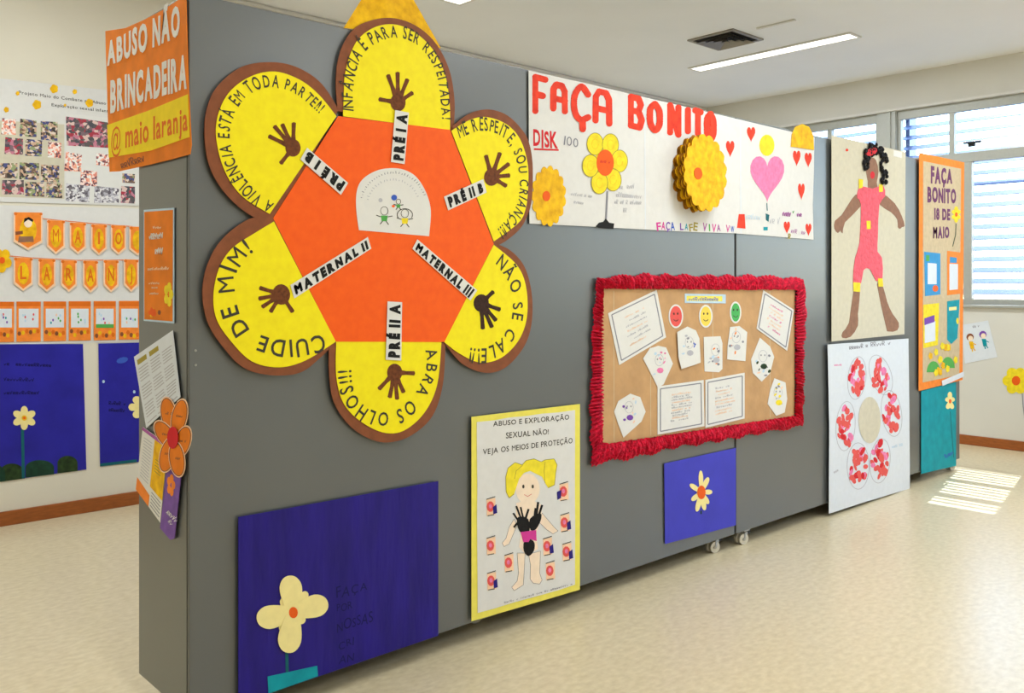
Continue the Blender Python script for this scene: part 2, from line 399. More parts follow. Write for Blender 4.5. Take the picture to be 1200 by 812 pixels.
# ------------------------------------------------------------------ ceiling fixtures
def lamp(x, y, ln, label, power=LAMP_W, wd=.15):
    r = empty('ceiling_light', (x, y, ZC-.02), label, 'ceiling light', 'recessed strip lights in the ceiling')
    f = B(); f.box((x-wd/2-.02, y-ln/2-.02, ZC-.012), (x-wd/2, y+ln/2+.02, ZC-.0005), 'cornice').box((x+wd/2, y-ln/2-.02, ZC-.012), (x+wd/2+.02, y+ln/2+.02, ZC-.0005), 'cornice')
    f.box((x-wd/2, y-ln/2-.02, ZC-.012), (x+wd/2, y-ln/2, ZC-.0005), 'cornice').box((x-wd/2, y+ln/2, ZC-.012), (x+wd/2, y+ln/2+.02, ZC-.0005), 'cornice')
    f.obj('frame', r)
    B().box((x-wd/2, y-ln/2, ZC-.008), (x+wd/2, y+ln/2, ZC-.001), 'diffuser').obj('diffuser', r)
    la = bpy.data.lights.new('lamp', 'AREA'); la.shape = 'RECTANGLE'; la.size = wd; la.size_y = ln; la.energy = power; la.color = LAMP_C
    lo = bpy.data.objects.new('lamp', la); C.objects.link(lo); lo.parent = r; lo.location = (0, 0, -.0)
    return r
m = bpy.data.materials.new('diffuser'); m.use_nodes = True; b = m.node_tree.nodes['Principled BSDF']
b.inputs['Emission Color'].default_value = (1, .97, .92, 1); b.inputs['Emission Strength'].default_value = 1.4; b.inputs['Base Color'].default_value = (.8,.8,.8,1); MATS['diffuser'] = m
lamp(6.69, 4.05, 1.5, 'long white recessed strip light in the ceiling beside the square air vent')
lamp(3.84, 4.05, 1.5, 'recessed strip light above the partition, only its end tip in view')
for x, wx, px_ in ((6.69, 1.0, 'nearest the windows'), (3.84, 1.25, 'second from the windows'), (.98, .5, 'third from the windows'), (-1.9, .1, 'furthest from the windows')):
    for y, py_ in ((1.2, 'in the middle row'), (-1.65, 'in the row furthest from the partition')): lamp(x, y, 1.5, 'recessed strip light %s, %s' % (py_, px_), LAMP_W*wx)
for x, px_ in ((.98, 'in front of the photo mural'), (-1.9, 'in the far left corner')): lamp(x, 4.05, 1.5, 'recessed strip light %s, beyond the left picture edge' % px_)
r = empty('air_vent', (6.06, 4.06, ZC), 'square metal louvered air vent set in the ceiling', 'air vent')
q = B()
for k in range(4):                                    # outer frame
    a0, a1 = -.215, .215
    bx = [((a0,a0),(a1,a0+.03)), ((a0,a1-.03),(a1,a1)), ((a0,a0+.03),(a0+.03,a1-.03)), ((a1-.03,a0+.03),(a1,a1-.03))][k]
    q.box((6.06+bx[0][0], 4.06+bx[0][1], ZC-.012), (6.06+bx[1][0], 4.06+bx[1][1], ZC-.0005), 'vent_metal')
q.obj('frame', r)
B().box((6.06-.185, 4.06-.185, ZC-.003), (6.06+.185, 4.06+.185, ZC-.0005), 'vent_dark').obj('backing', r)
for k, R in enumerate((.165, .12, .075, .03)):       # nested sloping blades
    q = B(); ri = R-.034 if k < 3 else 0.0; zz, zi = ZC-.03, ZC-.006
    for s0 in range(4):
        a = s0*math.pi/2; ca, sa = math.cos(a), math.sin(a); f = lambda x, y, z: (6.06+x*ca-y*sa, 4.06+x*sa+y*ca, z)
        q.quad([f(-R,-R,zz), f(R,-R,zz), f(ri,-ri,zi), f(-ri,-ri,zi)] if ri else [f(-R,-R,zz), f(R,-R,zz), f(0,0,zi)], 'vent_metal')
    q.obj('blade', r)
tag(B().box((5.965, 3.40, ZC-.012), (5.995, 3.72, ZC-.0005), 'cornice').obj('ceiling_slot', bevel=.002), 'small thin pale strip on the ceiling between vent and light', 'ceiling strip')

# ------------------------------------------------------------------ the grey movable partition: two wheeled display units
def caster(x, y, parent):
    c = bpy.data.objects.new('caster', None)
    f = B(); f.box((x-.028, y-.028, PZ0-.006), (x+.028, y+.028, PZ0), 'steel').cyl((x, y, PZ0-.012), (0,0,1), .016, .014, 'steel')
    f.box((x-.014, y-.022, .03), (x+.014, y-.018, PZ0-.012), 'steel').box((x-.014, y+.018, .03), (x+.014, y+.022, PZ0-.012), 'steel')
    o = f.obj('caster', parent)
    wv = B()
    for s in (-1, 1): wv.cyl((x-.012, y+s*.012, .031), (.3, 1, 0), .030, .014, 'caster_wheel', 20)
    wv.cyl((x-.012, y, .031), (.3,1,0), .008, .05, 'steel', 10)
    wv.obj('wheel', o)
    B().box((x+.012, y-.018, .052), (x+.045, y+.014, .062), 'black_plastic').obj('brake_pedal', o, bevel=.003)
def unit(name, x0, x1, label, casters):
    r = empty(name, ((x0+x1)/2, PY+PT/2, 0), label, 'partition', 'wheeled grey display partitions')
    B().box((x0, PY, PZ0), (x1, PY+PT, PZ1), 'laminate').obj('body', r, bevel=.003)
    if x0 < 2:
        B().box((x0-.0015, PY+.012, PZ0+.004), (x0+.001, PY+.016, PZ1-.004), 'laminate_edge').obj('edge_joint', r)
    for x, y in casters: caster(x, y, r)
    B().box((x0+.05, PY+.27, .018), (x1-.05, PY+.30, PZ0), 'laminate_edge').obj('added_light_stop', r)  # added piece, blocks light from behind so the floor underneath stays dark
    return r
PART_A = unit('display_partition', PX0, PXS-.008, 'large wheeled grey partition carrying the giant paper flower', [(1.45, PY+.24), (2.38, PY+.16), (3.93, PY+.05), (1.45, PY+PT-.06), (3.93, PY+PT-.06)])
unit('display_partition', PXS+.008, PX1, 'second wheeled grey partition, right of the dark vertical joint', [(4.17, PY+.03), (7.0, PY+.03), (4.17, PY+PT-.06), (7.0, PY+PT-.06)])
r = empty('joint_strip', (PXS, PY+.1, PZ0), 'thin dark vertical strip closing the joint between both partitions', 'strip')
B().box((PXS-.0078, PY+.012, PZ0), (PXS+.0078, PY+.2, PZ1-.01), 'dark_gap').obj('seal', r)

# ------------------------------------------------------------------ giant paper flower
def hand(palm, tips, thumb, r=8, wd=4.2):
    cx, cy = palm; parts = [smooth(ragged(ell(cx, cy, r, r*1.15, 9, random.uniform(-10, 10)), .9, 1), 2, True)]
    for (tx, ty) in tips+[thumb]:
        L = math.hypot(tx-cx, ty-cy); ux, uy = (tx-cx)/L, (ty-cy)/L; nx, ny = -uy, ux
        b0, w0, w1 = r*.6, wd*.5, wd*.38
        bx, by = cx+ux*b0, cy+uy*b0
        k = .55+random.uniform(-.05, .05); mx_, my_ = cx+ux*L*k, cy+uy*L*k
        parts.append([(bx-nx*w0,by-ny*w0),(mx_-nx*w1*.85,my_-ny*w1*.85),(tx-nx*w1-ux,ty-ny*w1-uy),(tx,ty),(tx+nx*w1-ux,ty+ny*w1-uy),(mx_+nx*w1*.85,my_+ny*w1*.85),(bx+nx*w0,by+ny*w0)])
    return parts
HEX = [(393,137),(524,153),(575,286),(517,400.5),(390,400),(317,256)]
fl = empty('paper_flower', mid(FRONT, [(383,512),(520,512)], .01), 'giant six-petal yellow and brown paper flower with an orange hexagon centre', 'paper flower')
PET = [
 ('top', 0, [(393,131),(391,100),(393,74),(400,52),(413,34),(432,25),(453,22),(472,25.5),(489,34),(503,46),(514,61),(522,78),(527,96),(530,122),(529,153)],
  [(399,137),(400,112),(401,90),(407,66),(417,47),(434,34),(454,29.5),(474,34),(492,46),(506,62),(516,82),(521,100),(524,128),(524,153)],
  'INFÂNCIA É PARA SER RESPEITADA!', [(411,131),(410,110),(413,88),(422,65),(438,51),(459,45),(480,50),(496,64),(507,84),(512,108),(515,142)], 15,
  (463,121), [(451,88),(462.6,85),(474.5,93),(481,109)], (440,117), 'handprint_brown'),
 ('tl', .0014, [(394,129),(374,99),(348,81),(319,74),(284,78),(258,96),(243,118),(237,150),(241,189),(254,217),(274,240),(297,256),(317,262)],
  [(391,137),(370.5,112),(348,94.5),(319,85),(290,91),(265,110),(252,138),(251,166.5),(261,202),(281,230.5),(313,251)],
  'A VIOLÊNCIA ESTÁ EM TODA PARTE!!!', [(318,239),(296,224),(276,197),(266,165),(270,138),(285,115),(306,104),(328,105),(348,114),(372,135)], 15,
  (340,174), [(311,160),(317.6,148),(327,145.7),(341,144)], (325,193), 'handprint_brown'),
 ('l', .0028, [(318,254),(289,257),(258,280),(240.7,309),(234.5,343),(240.7,378),(258,405.5),(282,430),(313,439),(347.6,436.5),(372,419),(391,400)],
  [(317.6,260),(296,273),(268,292),(253,316),(247,347),(251,374.5),(268,400),(292,423),(323.5,430),(354.5,422),(390,400)],
  'CUIDE DE MIM!', [(374,391),(350,397),(320,397),(294,388),(277,366),(271,340),(275,316),(296,292)], 21,
  (326,345), [(300,337),(299,350),(303,360),(313,366)], (340,366), 'handprint_brown'),
 ('b', .0007, [(383,397),(383,436.6),(388.6,471),(407.6,498.6),(431.7,514),(454,517.6),(480,509),(504,486.6),(516,450),(519,402)],
  [(391,400),(391,440),(399,471),(418,492),(445.5,506),(469.7,504),(494,483),(509,450),(514,400)],
  'ABRA OS OLHOS!!!', [(496,410),(495,436),(481,462),(462,480),(440,482),(421,473),(410,453),(408,430)], 17,
  (459,436), [(470,460),(462,468),(453,466),(440,456)], (483,437), 'handprint_brown'),
 ('br', .0021, [(517,401),(538.6,426),(566,436.5),(590,429.6),(611,405.5),(619.7,378),(619.7,343.4),(611,312),(594,293),(575,285)],
  [(517,400.5),(535,414),(559,424.5),(583.5,419),(604,398.6),(613.8,371),(612.8,336.6),(602,310.7),(575,287)],
  'NÃO SE CALE!!!', [(577,309),(590,327),(597,350),(595,376),(583,396),(564,408),(545,407)], 17,
  (560,355), [(583,363),(578,376),(573,384),(562,386)], (575,341), 'handprint_dark'),
 ('r', .0035, [(526,149),(546.5,134),(569,129),(591,136),(609,153.7),(617,170),(620.5,192),(620.5,220),(618,243),(607.6,266),(590,282),(575,290)],
  [(525,154),(546.5,141.5),(566,138),(589,146),(605,163),(614,190),(615,218),(612,245),(603,262),(575,283)],
  'ME RESPEITE, SOU CRIANÇA!!!', [(535,163),(556,154),(578,157),(593,170),(602,192),(605,218),(600,244),(578,270)], 15,
  (572,208), [(565,182),(582,179),(593,192),(594,206)], (590,219), 'handprint_brown')]
for key, dd, outer, inner, text, path, hp, palm, tips, thumb, hm in PET:
    base = .012+dd
    g = G(FRONT); o = smooth(outer, 6)
    g.prism(o, base, base+.003, 'brown_eva'); pt = g.obj('petal', fl)
    g = G(FRONT); g.prism(smooth(inner, 6), base+.0032, base+.0052, 'yellow_eva'); y = g.obj('petal_face', pt)
    g = G(FRONT); g.arctext(text, path, hp, base+.0060, 'ink_soft', off=.012, jit=.16); g.obj('lettering', pt)
    g = G(FRONT)
    for p in hand(palm, tips, thumb, 9 if key != 'l' else 10.5, 6.6): g.flat(p, base+.0060+random.random()*.0002, hm)
    g.obj('handprint', pt)
g = G(FRONT); g.prism(HEX, .016, .0190, 'orange_eva'); hx = g.obj('hexagon_centre', fl)
g = G(FRONT); em = smooth([(417,270),(414,248),(414,228),(418,215),(427,206),(441,199.5),(457,197.6),(471,200),(484,208),(495,225),(501,247),(499,277)], 5)
g.prism(em, .0192, .0204, 'white_paper')
for k, (rr, mm) in enumerate(((0,'ink_grey'),(8,'ink_pale'))):
    for i in range(30-rr):
        a = math.radians(196+i*(148/(30-rr))); x, yv = 457+(38-rr)*math.cos(a), 243+(39-rr)*math.sin(a)
        q_ = random.uniform(1.2, 3); g.line([(x,yv),(x+q_*math.cos(a)+random.uniform(-1,1),yv+q_*math.sin(a))], .8, .0209, mm)
def kid(g, x, y, s, m, d):
    g.line(ell(x, y-s*1.1, s*.9, s, 10)+[(x+s*.9, y-s*1.1)], .6, d, 'ink_soft'); g.flat([(x-s*.8,y),(x+s*.8,y),(x+s*.6,y+s*1.3),(x-s*.6,y+s*1.3)], d, m)
    g.line([(x-s*.8,y+.3*s),(x-s*1.9,y-.1*s)], 1, d, 'ink_soft').line([(x+s*.8,y+.3*s),(x+s*1.9,y+.1*s)], 1, d, 'ink_soft')
    g.line([(x-.4*s,y+1.3*s),(x-s,y+2*s)], 1, d, 'ink_soft').line([(x+.4*s,y+1.3*s),(x+s,y+2.1*s)], 1, d, 'ink_soft')
kid(g, 446.5, 253, 5, 'green', .0209); kid(g, 470.5, 256, 5, 'yellow_soft', .02095); kid(g, 463, 240, 3, 'green', .021)
g.flat(ell(458,232,3.5,3.5,10), .0209, 'blue'); g.flat(ell(457,242,2,1.6,8), .0209, 'orange_dot'); g.line(ell(470.5,252,9,7,14,0,150,390), .9, .0211, 'ink_soft')
g.flat(ell(442,235,2.5,2.5,8), .0209, 'ink_pale')
g.obj('emblem', hx, label='white arch-topped emblem card with coloured stick children')
for s, q in [('PRÉ I A', [(475,133),(470,193),(454,190.5),(459,130)]), ('PRÉ I B', [(404,215),(395.5,229),(348,187.5),(356,174)]),
             ('PRÉ II B', [(521,247),(566,226),(562,210.5),(516,231)]), ('MATERNAL II', [(341,349.6),(431,291.5),(427,278),(336.5,334)]),
             ('MATERNAL III', [(479,291.7),(547,352),(555,340),(485,280.7)]), ('PRÉ II A', [(466,422),(467,354),(450,353),(448,421)])]:
    if s == 'PRÉ I A': Q = [(470,193),(475,133),(459,130),(454,190.5)]
    elif s == 'PRÉ I B': Q = [(404,215),(356,174),(348,187.5),(395.5,229)]
    else: Q = q
    g = G(FRONT); g.prism(Q, .0215, .0225, 'white_paper'); st = g.obj('name_strip', fl)
    c = (sum(p[0] for p in Q)/4, sum(p[1] for p in Q)/4)
    L = math.hypot(Q[1][0]-Q[0][0], Q[1][1]-Q[0][1])
    e = [(p[0]+(q2[0]-p[0])*3/L, p[1]+(q2[1]-p[1])*3/L) for p, q2 in ((Q[0],Q[1]),(Q[1],Q[0]),(Q[2],Q[3]),(Q[3],Q[2]))]
    T = [(c[0]+(p[0]-c[0])*1.0, c[1]+(p[1]-c[1])*1.0) for p in e]
    up = ((T[3][0]-T[0][0])*.17, (T[3][1]-T[0][1])*.17); acc = .1 if 'É' in s else 0
    T = [(T[0][0]+up[0], T[0][1]+up[1]), (T[1][0]+up[0], T[1][1]+up[1]), (T[2][0]-up[0], T[2][1]-up[1]), (T[3][0]-up[0], T[3][1]-up[1])]
    g = G(FRONT); g.text(s, T, .0231, 'ink_black', off=.085, jit=.06, gap=.17); g.obj('lettering', st)
# folded yellow paper rising behind the top petal
g = G(FRONT)
fp = g.pl
def fold(pts, m='golden'):
    uv = [(fp.uv(p[0], p[1]), p[2]) for p in pts]; b = len(g.v); g.v += [fp.w(u[0], u[1], d) for u, d in uv]; g.f.append(tuple(range(b, b+len(pts)))); g.m.append(g.mi(m))
A_, B_, C_, D_, E_ = (402,33,.004), (422,0,.006), (446,-42,.008), (453,30,.0105), (480,-14,.008)
P1 = [(402,33,.005),(424,-2,.004),(446,-40,.0108),(453,40,.0108)]; P2 = [(453,40,.0108),(446,-40,.0108),(478,-10,.005),(516,57,.005)]
fold(P1, 'yellow_fold'if 0 else 'golden'); fold(P2)
fold([(p[0], p[1], p[2]-.0015) for p in P1[::-1]]); fold([(p[0], p[1], p[2]-.0015) for p in P2[::-1]])
g.obj('folded_paper', None, 'mustard yellow folded paper sheet sticking up above the partition behind the top petal', 'paper')

# ------------------------------------------------------------------ FAÇA BONITO banner
bn = empty('banner', mid(FRONT, [(619,262),(952,281)], .01), 'wide white painted paper banner reading FAÇA BONITO in orange-red', 'banner')
edge = [(618,83),(680,96.6),(752,113.8),(842,134.8),(900,148.6),(953,161),(952.4,200),(951,240),(952,281)]+[(905,277),(860,273.5),(812,272),(754,269),(700,266),(660,264),(619,262)]
G(FRONT).prism(edge, .006, .008, 'old_white').obj('sheet', bn)
for x in (754, 866): G(FRONT).line([(x, 116 if x < 800 else 142),(x+.6, 269 if x < 800 else 273)], 1.1, .0085, 'white_cool').obj('sheet_join', bn)
LET = [('F',622,641,87,134),('A',643,664,95,131),('Ç',667,691,97,152),('A',692.5,716,103,145),('B',734,754,110,151),('O',756,775,117,155),('N',780,797,120,159),('I',801,808,125,157),('T',809.5,823,126,159),('O',823,838,129,166)]
STROKES = {'F': [[(0,0),(0,1),(1,1)],[(0,.5),(.75,.5)]], 'A': [[(0,0),(.02,.8),(.25,1),(.75,1),(.98,.8),(1,0)],[(0,.42),(1,.42)]],
 'Ç': [[(1,.86),(.55,1.02),(.12,.82),(0,.55),(.14,.3),(.5,.2),(1,.3)],[(.6,.2),(.62,-.02)]], 'B': [[(0,0),(0,1),(.7,1),(.92,.8),(.7,.55),(0,.52)],[(.7,.55),(1,.28),(.8,0),(0,0)]],
 'O': [[(.5,1),(.08,.8),(0,.5),(.08,.2),(.5,0),(.92,.2),(1,.5),(.92,.8),(.5,1)]], 'N': [[(0,0),(0,1),(1,0),(1,1)]], 'I': [[(.5,0),(.5,1)]], 'T': [[(0,1),(1,1)],[(.5,1),(.5,0)]]}
for ch, x0, x1, yt, yb in LET:
    dx = x1-x0; g = G(FRONT); lw = 7.4; q_ = 0
    tr_ = lambda a, b: (x0+lw/2+(dx-lw)*a, yt+lw/2+(yb-yt-lw)*(1-b)+dx*a*.16)
    for st in STROKES[ch]:
        pp = [tr_(*p) for p in (smooth(st, 5) if ch in 'OÇ' and len(st) > 3 else st)]
        for p, q in zip(pp, pp[1:]): q_ += 1; g.line([p, q], lw+random.uniform(-.5, .5), .0086+q_*.00003, 'paint_red')
        for p in pp: q_ += 1; g.flat(ell(p[0], p[1], lw*.52, lw*.52, 9), .0086+q_*.00003, 'paint_red')
    g.obj('painted_letter', bn)
g = G(FRONT); g.text('DISK', [(623,172),(652,173),(651,155),(623,151)], .0088, 'red', off=.03, jit=.15); g.line([(624,175),(653,176)], 2, .0088, 'red')
g.text('100', [(659,170),(676,173),(676,162),(660,159)], .0088, 'ink_grey', off=.0, jit=.1)
g.scrib((724,222),(742,221),6,.0088,'ink_pale'); g.scrib((720,231),(750,233),6,.0088,'ink_pale'); g.scrib((718,239),(750,240),5,.0088,'ink_pale'); g.scrib((726,249),(733,249),5,.0088,'ink_pale')
g.scrib((667,229),(692,232),4,.0088,'ink_pale'); g.scrib((668,238),(682,240),4,.0088,'ink_pale')
g.obj('small_lettering', bn)
x = 768
for ch, m_ in zip('FAÇA LAFE VIVA VW', ['magenta','magenta','violet','blue','x','violet','teal','olive','olive','x','mauve','green','magenta','mauve','x','magenta','blue']):
    xo, x = x, (x+1.6 if ch == 'I' else x)
    if m_ != 'x': w_ = 1.6 if ch == 'I' else 4.6; G(FRONT).text(ch, [(x,269+(x-768)*.035),(x+w_,269.2+(x-768)*.035),(x+w_,260+(x-768)*.04),(x,259.8+(x-768)*.04)], .0088, m_, off=.02, jit=.3).obj('coloured_letter', bn)
    x = xo+5.4
def disc_flower(parent, sc, cx, cy, rx, ry, n, d, m='golden', dot=(4,6), name='flower', dep=.1):
    G(FRONT).prism(scallop(cx, cy, rx, ry, n, dep, 4), d, d+.002, m).obj(name, parent)
f1 = G(FRONT).prism(scallop(641,230,20.5,36,15,.12,5), .0092, .0112, 'golden').obj('scalloped_flower', bn)
G(FRONT).prism(ell(638,230,4.5,6,14), .0113, .0125, 'orange_dot').obj('flower_centre', f1)
f2 = G(FRONT).prism(ell(707,191,12,17,12), .0088, .0094, 'yellow_soft').obj('painted_flower', bn)
for i, (x, y) in enumerate([(695.5,169),(713.5,170),(724,189),(716.5,211),(700.5,214.5),(690,194.5)]):
    g = G(FRONT); e = ell(x, y, 9.6, 13, 18); g.flat(e, .0096+i*.00025, 'yellow_soft'); g.line(e+[e[0]], .8, .00965+i*.00025, 'olive'); g.line(ell(x, y, 4, 6, 8), .5, .00965+i*.00025, 'golden'); g.obj('petal', f2)
g = G(FRONT); g.flat(ell(707,191,10.2,15.5,20), .0114, 'orange_dot'); g.scrib((701,191),(713,192),4,.0117,'red'); g.obj('flower_centre', f2)
G(FRONT).line([(710,224),(709,244),(708,262)], 2.2, .0092, 'ink_grey').obj('stem', f2)
G(FRONT).flat([(696,265.5),(700,261),(705,260),(708,256),(712,261),(718,262),(717,268.5),(700,267)], .0094, 'ink_black').obj('flower_base', f2)
# layered crumpled flower standing off the banner
f3 = G(FRONT).prism(scallop(813,204,28,46,17,.12,5), .009, .011, 'golden_dark').obj('layered_flower', bn, label='thick two-layer golden crumpled paper flower')
def plane_scallop(g, cx, cy, rx, ry, n, dep, d, m, th=.003):
    uvc = FRONT.uv(cx, cy); a = abs(FRONT.uv(cx+rx, cy)[0]-FRONT.uv(cx-rx, cy)[0])/2; b = abs(FRONT.uv(cx, cy+ry)[1]-FRONT.uv(cx, cy-ry)[1])/2
    g.px = False; g.prism(scallop(uvc[0], uvc[1], a, b, n, dep, 5), d, d+th, m); g.px = True
g = G(FRONT)
for k in range(6): plane_scallop(g, 813+random.uniform(-.6,.6), 204+random.uniform(-1,1), 26.5-.5*random.random()*3, 44, 17, .14, .016+k*.010, 'golden' if k % 2 else 'golden_dark', .004)
g.obj('crumpled_middle', f3)
g = G(FRONT); plane_scallop(g, 811.5, 204.5, 25.5, 45, 16, .09, .078, 'golden'); g.obj('front_disc', f3)
g = G(FRONT); plane_scallop(g, 802, 205, 4.8, 6.8, 12, .02, .0815, 'orange_dot', .002); g.obj('flower_centre', f3)
def hearts(): pass
for (x, y, a, b) in [(854,175,10,20),(878.5,158,10,18),(932,186,9,19),(945.5,188,8.5,18),(937.5,225,8,20),(920.5,267,7.5,15),(945.8,269.5,7,15)]:
    G(FRONT).flat(heart(x, y, a, b), .0088, 'paint_red').obj('heart', bn)
G(FRONT).flat([(864,251),(871,251),(872,268),(862,267)], .0088, 'paint_red').obj('red_block', bn)
G(FRONT).prism(heart(897.5,210,40,54,30), .0088, .0094, 'pink').obj('heart', bn, label='large pink heart')
G(FRONT).prism(ell(897,170.5,8.8,12.5,18), .0088, .0096, 'yellow_soft').obj('yellow_circle', bn)
G(FRONT).prism([(925,172),(926,158),(930,149),(938,145.5),(946,149),(951,158),(952,176)], .0088, .0118, 'golden').obj('yellow_dome', bn)
g = G(FRONT); g.line([(897,238),(897.5,247)], 1, .0089, 'teal_dark').flat([(895.5,250),(900,252),(899,260),(896,258)], .0089, 'teal_dark').flat([(893,266),(898,266),(898,270),(893,270)], .0089, 'teal')
g.scrib((915,253),(925,254),7,.0089,'mauve',5,.9).scrib((932,254),(938,254),6,.0089,'mauve',3,.9).scrib((925,250),(929,250),5,.0089,'green',2,.8).scrib((872,257),(890,258),7,.0089,'pale_blue',6).scrib((900,262),(915,263),8,.0089,'ink_pale',5).scrib((925,273),(942,275),5,.0089,'mauve',7).scrib((922,280),(928,280),6,.0089,'olive',2,1.2)
g.obj('small_drawings', bn)

# ------------------------------------------------------------------ kraft board with the red crepe frill
kb = empty('kraft_board', mid(FRONT, [(702,521),(929,487)], .01), 'brown kraft paper board with a frilled red crepe border', 'poster')
KQ = [(702,521),(929,487),(929.5,339),(702,338)]
G(FRONT).prism(KQ, .008, .011, 'kraft').obj('sheet', kb)
for x, y0, y1 in ((717,339,519),(760,339,512),(833,339,501),(900,339,491)):
    G(FRONT).line([(x,y0+2),(x+.5,y1-2)], .7, .0114, 'kraft_pale').obj('crease', kb)
def frill(inner, outer, d=.012):
    g = G(FRONT); IU = [g.P(p) for p in inner]; OU = [g.P(p) for p in outer]
    def walk(P, N):
        P = P+[P[0]]; out = []
        seg = [(P[i], P[i+1]) for i in range(len(P)-1)]
        per = N//len(seg)
        for a, b in seg:
            for k in range(per): out.append((a[0]+(b[0]-a[0])*k/per, a[1]+(b[1]-a[1])*k/per))
        return out
    n = len(inner)*56; I, O = walk(IU, n), walk(OU, n); n = len(I); K = 5; ph = 0; ph2 = 0
    for i in range(n):
        ph += random.uniform(.5, 2.1); ph2 += random.uniform(.05, .35)
        for k in range(K):
            t = k/(K-1)*(.95+.05*math.sin(ph)+.10*math.sin(ph2)) if k else -.04+random.uniform(-.03,.06)
            h = .005+.012*math.sin(math.pi*min(1, k/(K-1)*.9+.1))+.009*math.sin(ph+k*.5)+random.uniform(-.003,.003)
            g.v.append(g.pl.w(I[i][0]+(O[i][0]-I[i][0])*t, I[i][1]+(O[i][1]-I[i][1])*t, max(.003, d+h*(.35 if k == K-1 else 1))))
    for i in range(n):
        j = (i+1) % n
        for k in range(K-1): g.f.append((i*K+k, j*K+k, j*K+k+1, i*K+k+1)); g.m.append(g.mi('crepe_red'))
    return g
inn = [(702,338),(702,384),(702,430),(702,476),(701,520),(747,514.5),(792,507.5),(838,500.5),(884,493.5),(928.5,487),(929,450),(929,413),(929,376),(929.5,339),(884,339),(838,339),(792,338),(747,338)]
out = [(697,325),(691,380),(690,433),(688,480),(690,545),(747,536),(792,524),(838,518),(884,509),(938,500),(940,455),(940,413),(943,372),(940,326),(884,322),(838,322.5),(792,321.5),(747,320.5)]
frill(inn, out).obj('frilled_border', kb)
def doc(parent, q, lines, m, m2=None, d=.0125, name='document', label=None, border='ink_grey', inset=.06):
    c = (sum(p[0] for p in q)/4, sum(p[1] for p in q)/4)
    o = G(FRONT).prism(q, d, d+.001, 'white_paper').obj(name, parent, label)
    g = G(FRONT); e = [(p[0]+(c[0]-p[0])*inset*2, p[1]+(c[1]-p[1])*inset*2) for p in q]; 
    if border: g.line(e+[e[0]], 1.3, d+.0014, border)
    for i in range(lines):
        t = .2+.62*i/max(1, lines-1); a = .2+.1*random.random(); b = .8-.12*random.random()
        L = (e[3][0]+(e[0][0]-e[3][0])*t, e[3][1]+(e[0][1]-e[3][1])*t); R = (e[2][0]+(e[1][0]-e[2][0])*t, e[2][1]+(e[1][1]-e[2][1])*t)
        g.scrib((L[0]+(R[0]-L[0])*a, L[1]+(R[1]-L[1])*a), (L[0]+(R[0]-L[0])*b, L[1]+(R[1]-L[1])*b), 2.0, d+.0014, m2 if (m2 and i % 3 == 0) else m, None, .5)
    g.obj('print', o); return o
doc(kb, [(723,427.5),(778,395),(767,339.6),(710,367)], 7, 'ink_pale', 'peach', label='tilted white document in the top left')
doc(kb, [(884,385),(920,411),(928,363),(892,340)], 7, 'peach', 'pink', label='tilted white document in the top right')
doc(kb, [(768,509),(823,499),(822,445),(768,452.5)], 11, 'ink_pale', 'peach', label='white document at the bottom, left of the pair')
doc(kb, [(824,501),(870,490),(870,436.5),(824,445)], 9, 'peach', 'ink_pale', .0128, label='white document at the bottom, right of the pair')
g = G(FRONT); g.prism([(800,355),(848,355.5),(848,345),(800,344)], .0125, .0131, 'pale_blue').flat([(802,352.5),(844,353),(844,347),(802,346.5)], .0133, 'lemon_border').scrib((804,352),(842,352.5),4,.0135,'blue',14,.6); g.obj('title_strip', kb)
for (x, y, a, b, m_, lb) in [(789.5,370.5,8.6,14,'face_red','red smiling face card'),(824.5,370.5,8,13.5,'face_yellow','yellow smiling face card'),(859.5,366,6.8,12.8,'face_green','green smiling face card')]:
    o = G(FRONT).prism(ell(x,y,a,b,22), .0125, .0133, 'white_paper').obj('face_card', kb, lb)
    g = G(FRONT); g.flat(ell(x,y,a-1.6,b-2,20), .0136, m_).flat(ell(x-2.4,y-3,.9,1.5,8), .0138, 'ink_soft').flat(ell(x+2,y-3,.9,1.5,8), .0138, 'ink_soft').line(ell(x,y+2.5,2.8,3,8,0,20,160), .8, .0138, 'ink_soft'); g.obj('face', o)
CUT = [([(751,420),(759,408),(769,405),(778,407),(786,426),(780,439),(775,450),(768.5,454),(762,441)],'pink'),([(790,389),(802,382.5),(812,387),(816,396.5),(817.5,424.6),(808,428),(795,432),(791.6,418.7)],'blue'),
 ([(822,394.7),(841.7,393.8),(844,402),(844,432),(840,436),(823,435)],'orange_card'),([(853,383),(864,382),(873,389),(871,423),(849.5,421),(850,406)],'orange_card'),
 ([(888,395.5),(900,406),(904.7,418),(900,437),(890,447),(879.7,437),(877.6,421)],'moss'),([(905,443),(918,448),(920,467),(917,483),(907,487),(897,473),(900,457)],'yellow_soft'),
 ([(717,482),(722,469.6),(736,461),(747.6,465),(754,482),(749,493.6),(728,512.5),(722,497)],'violet')]
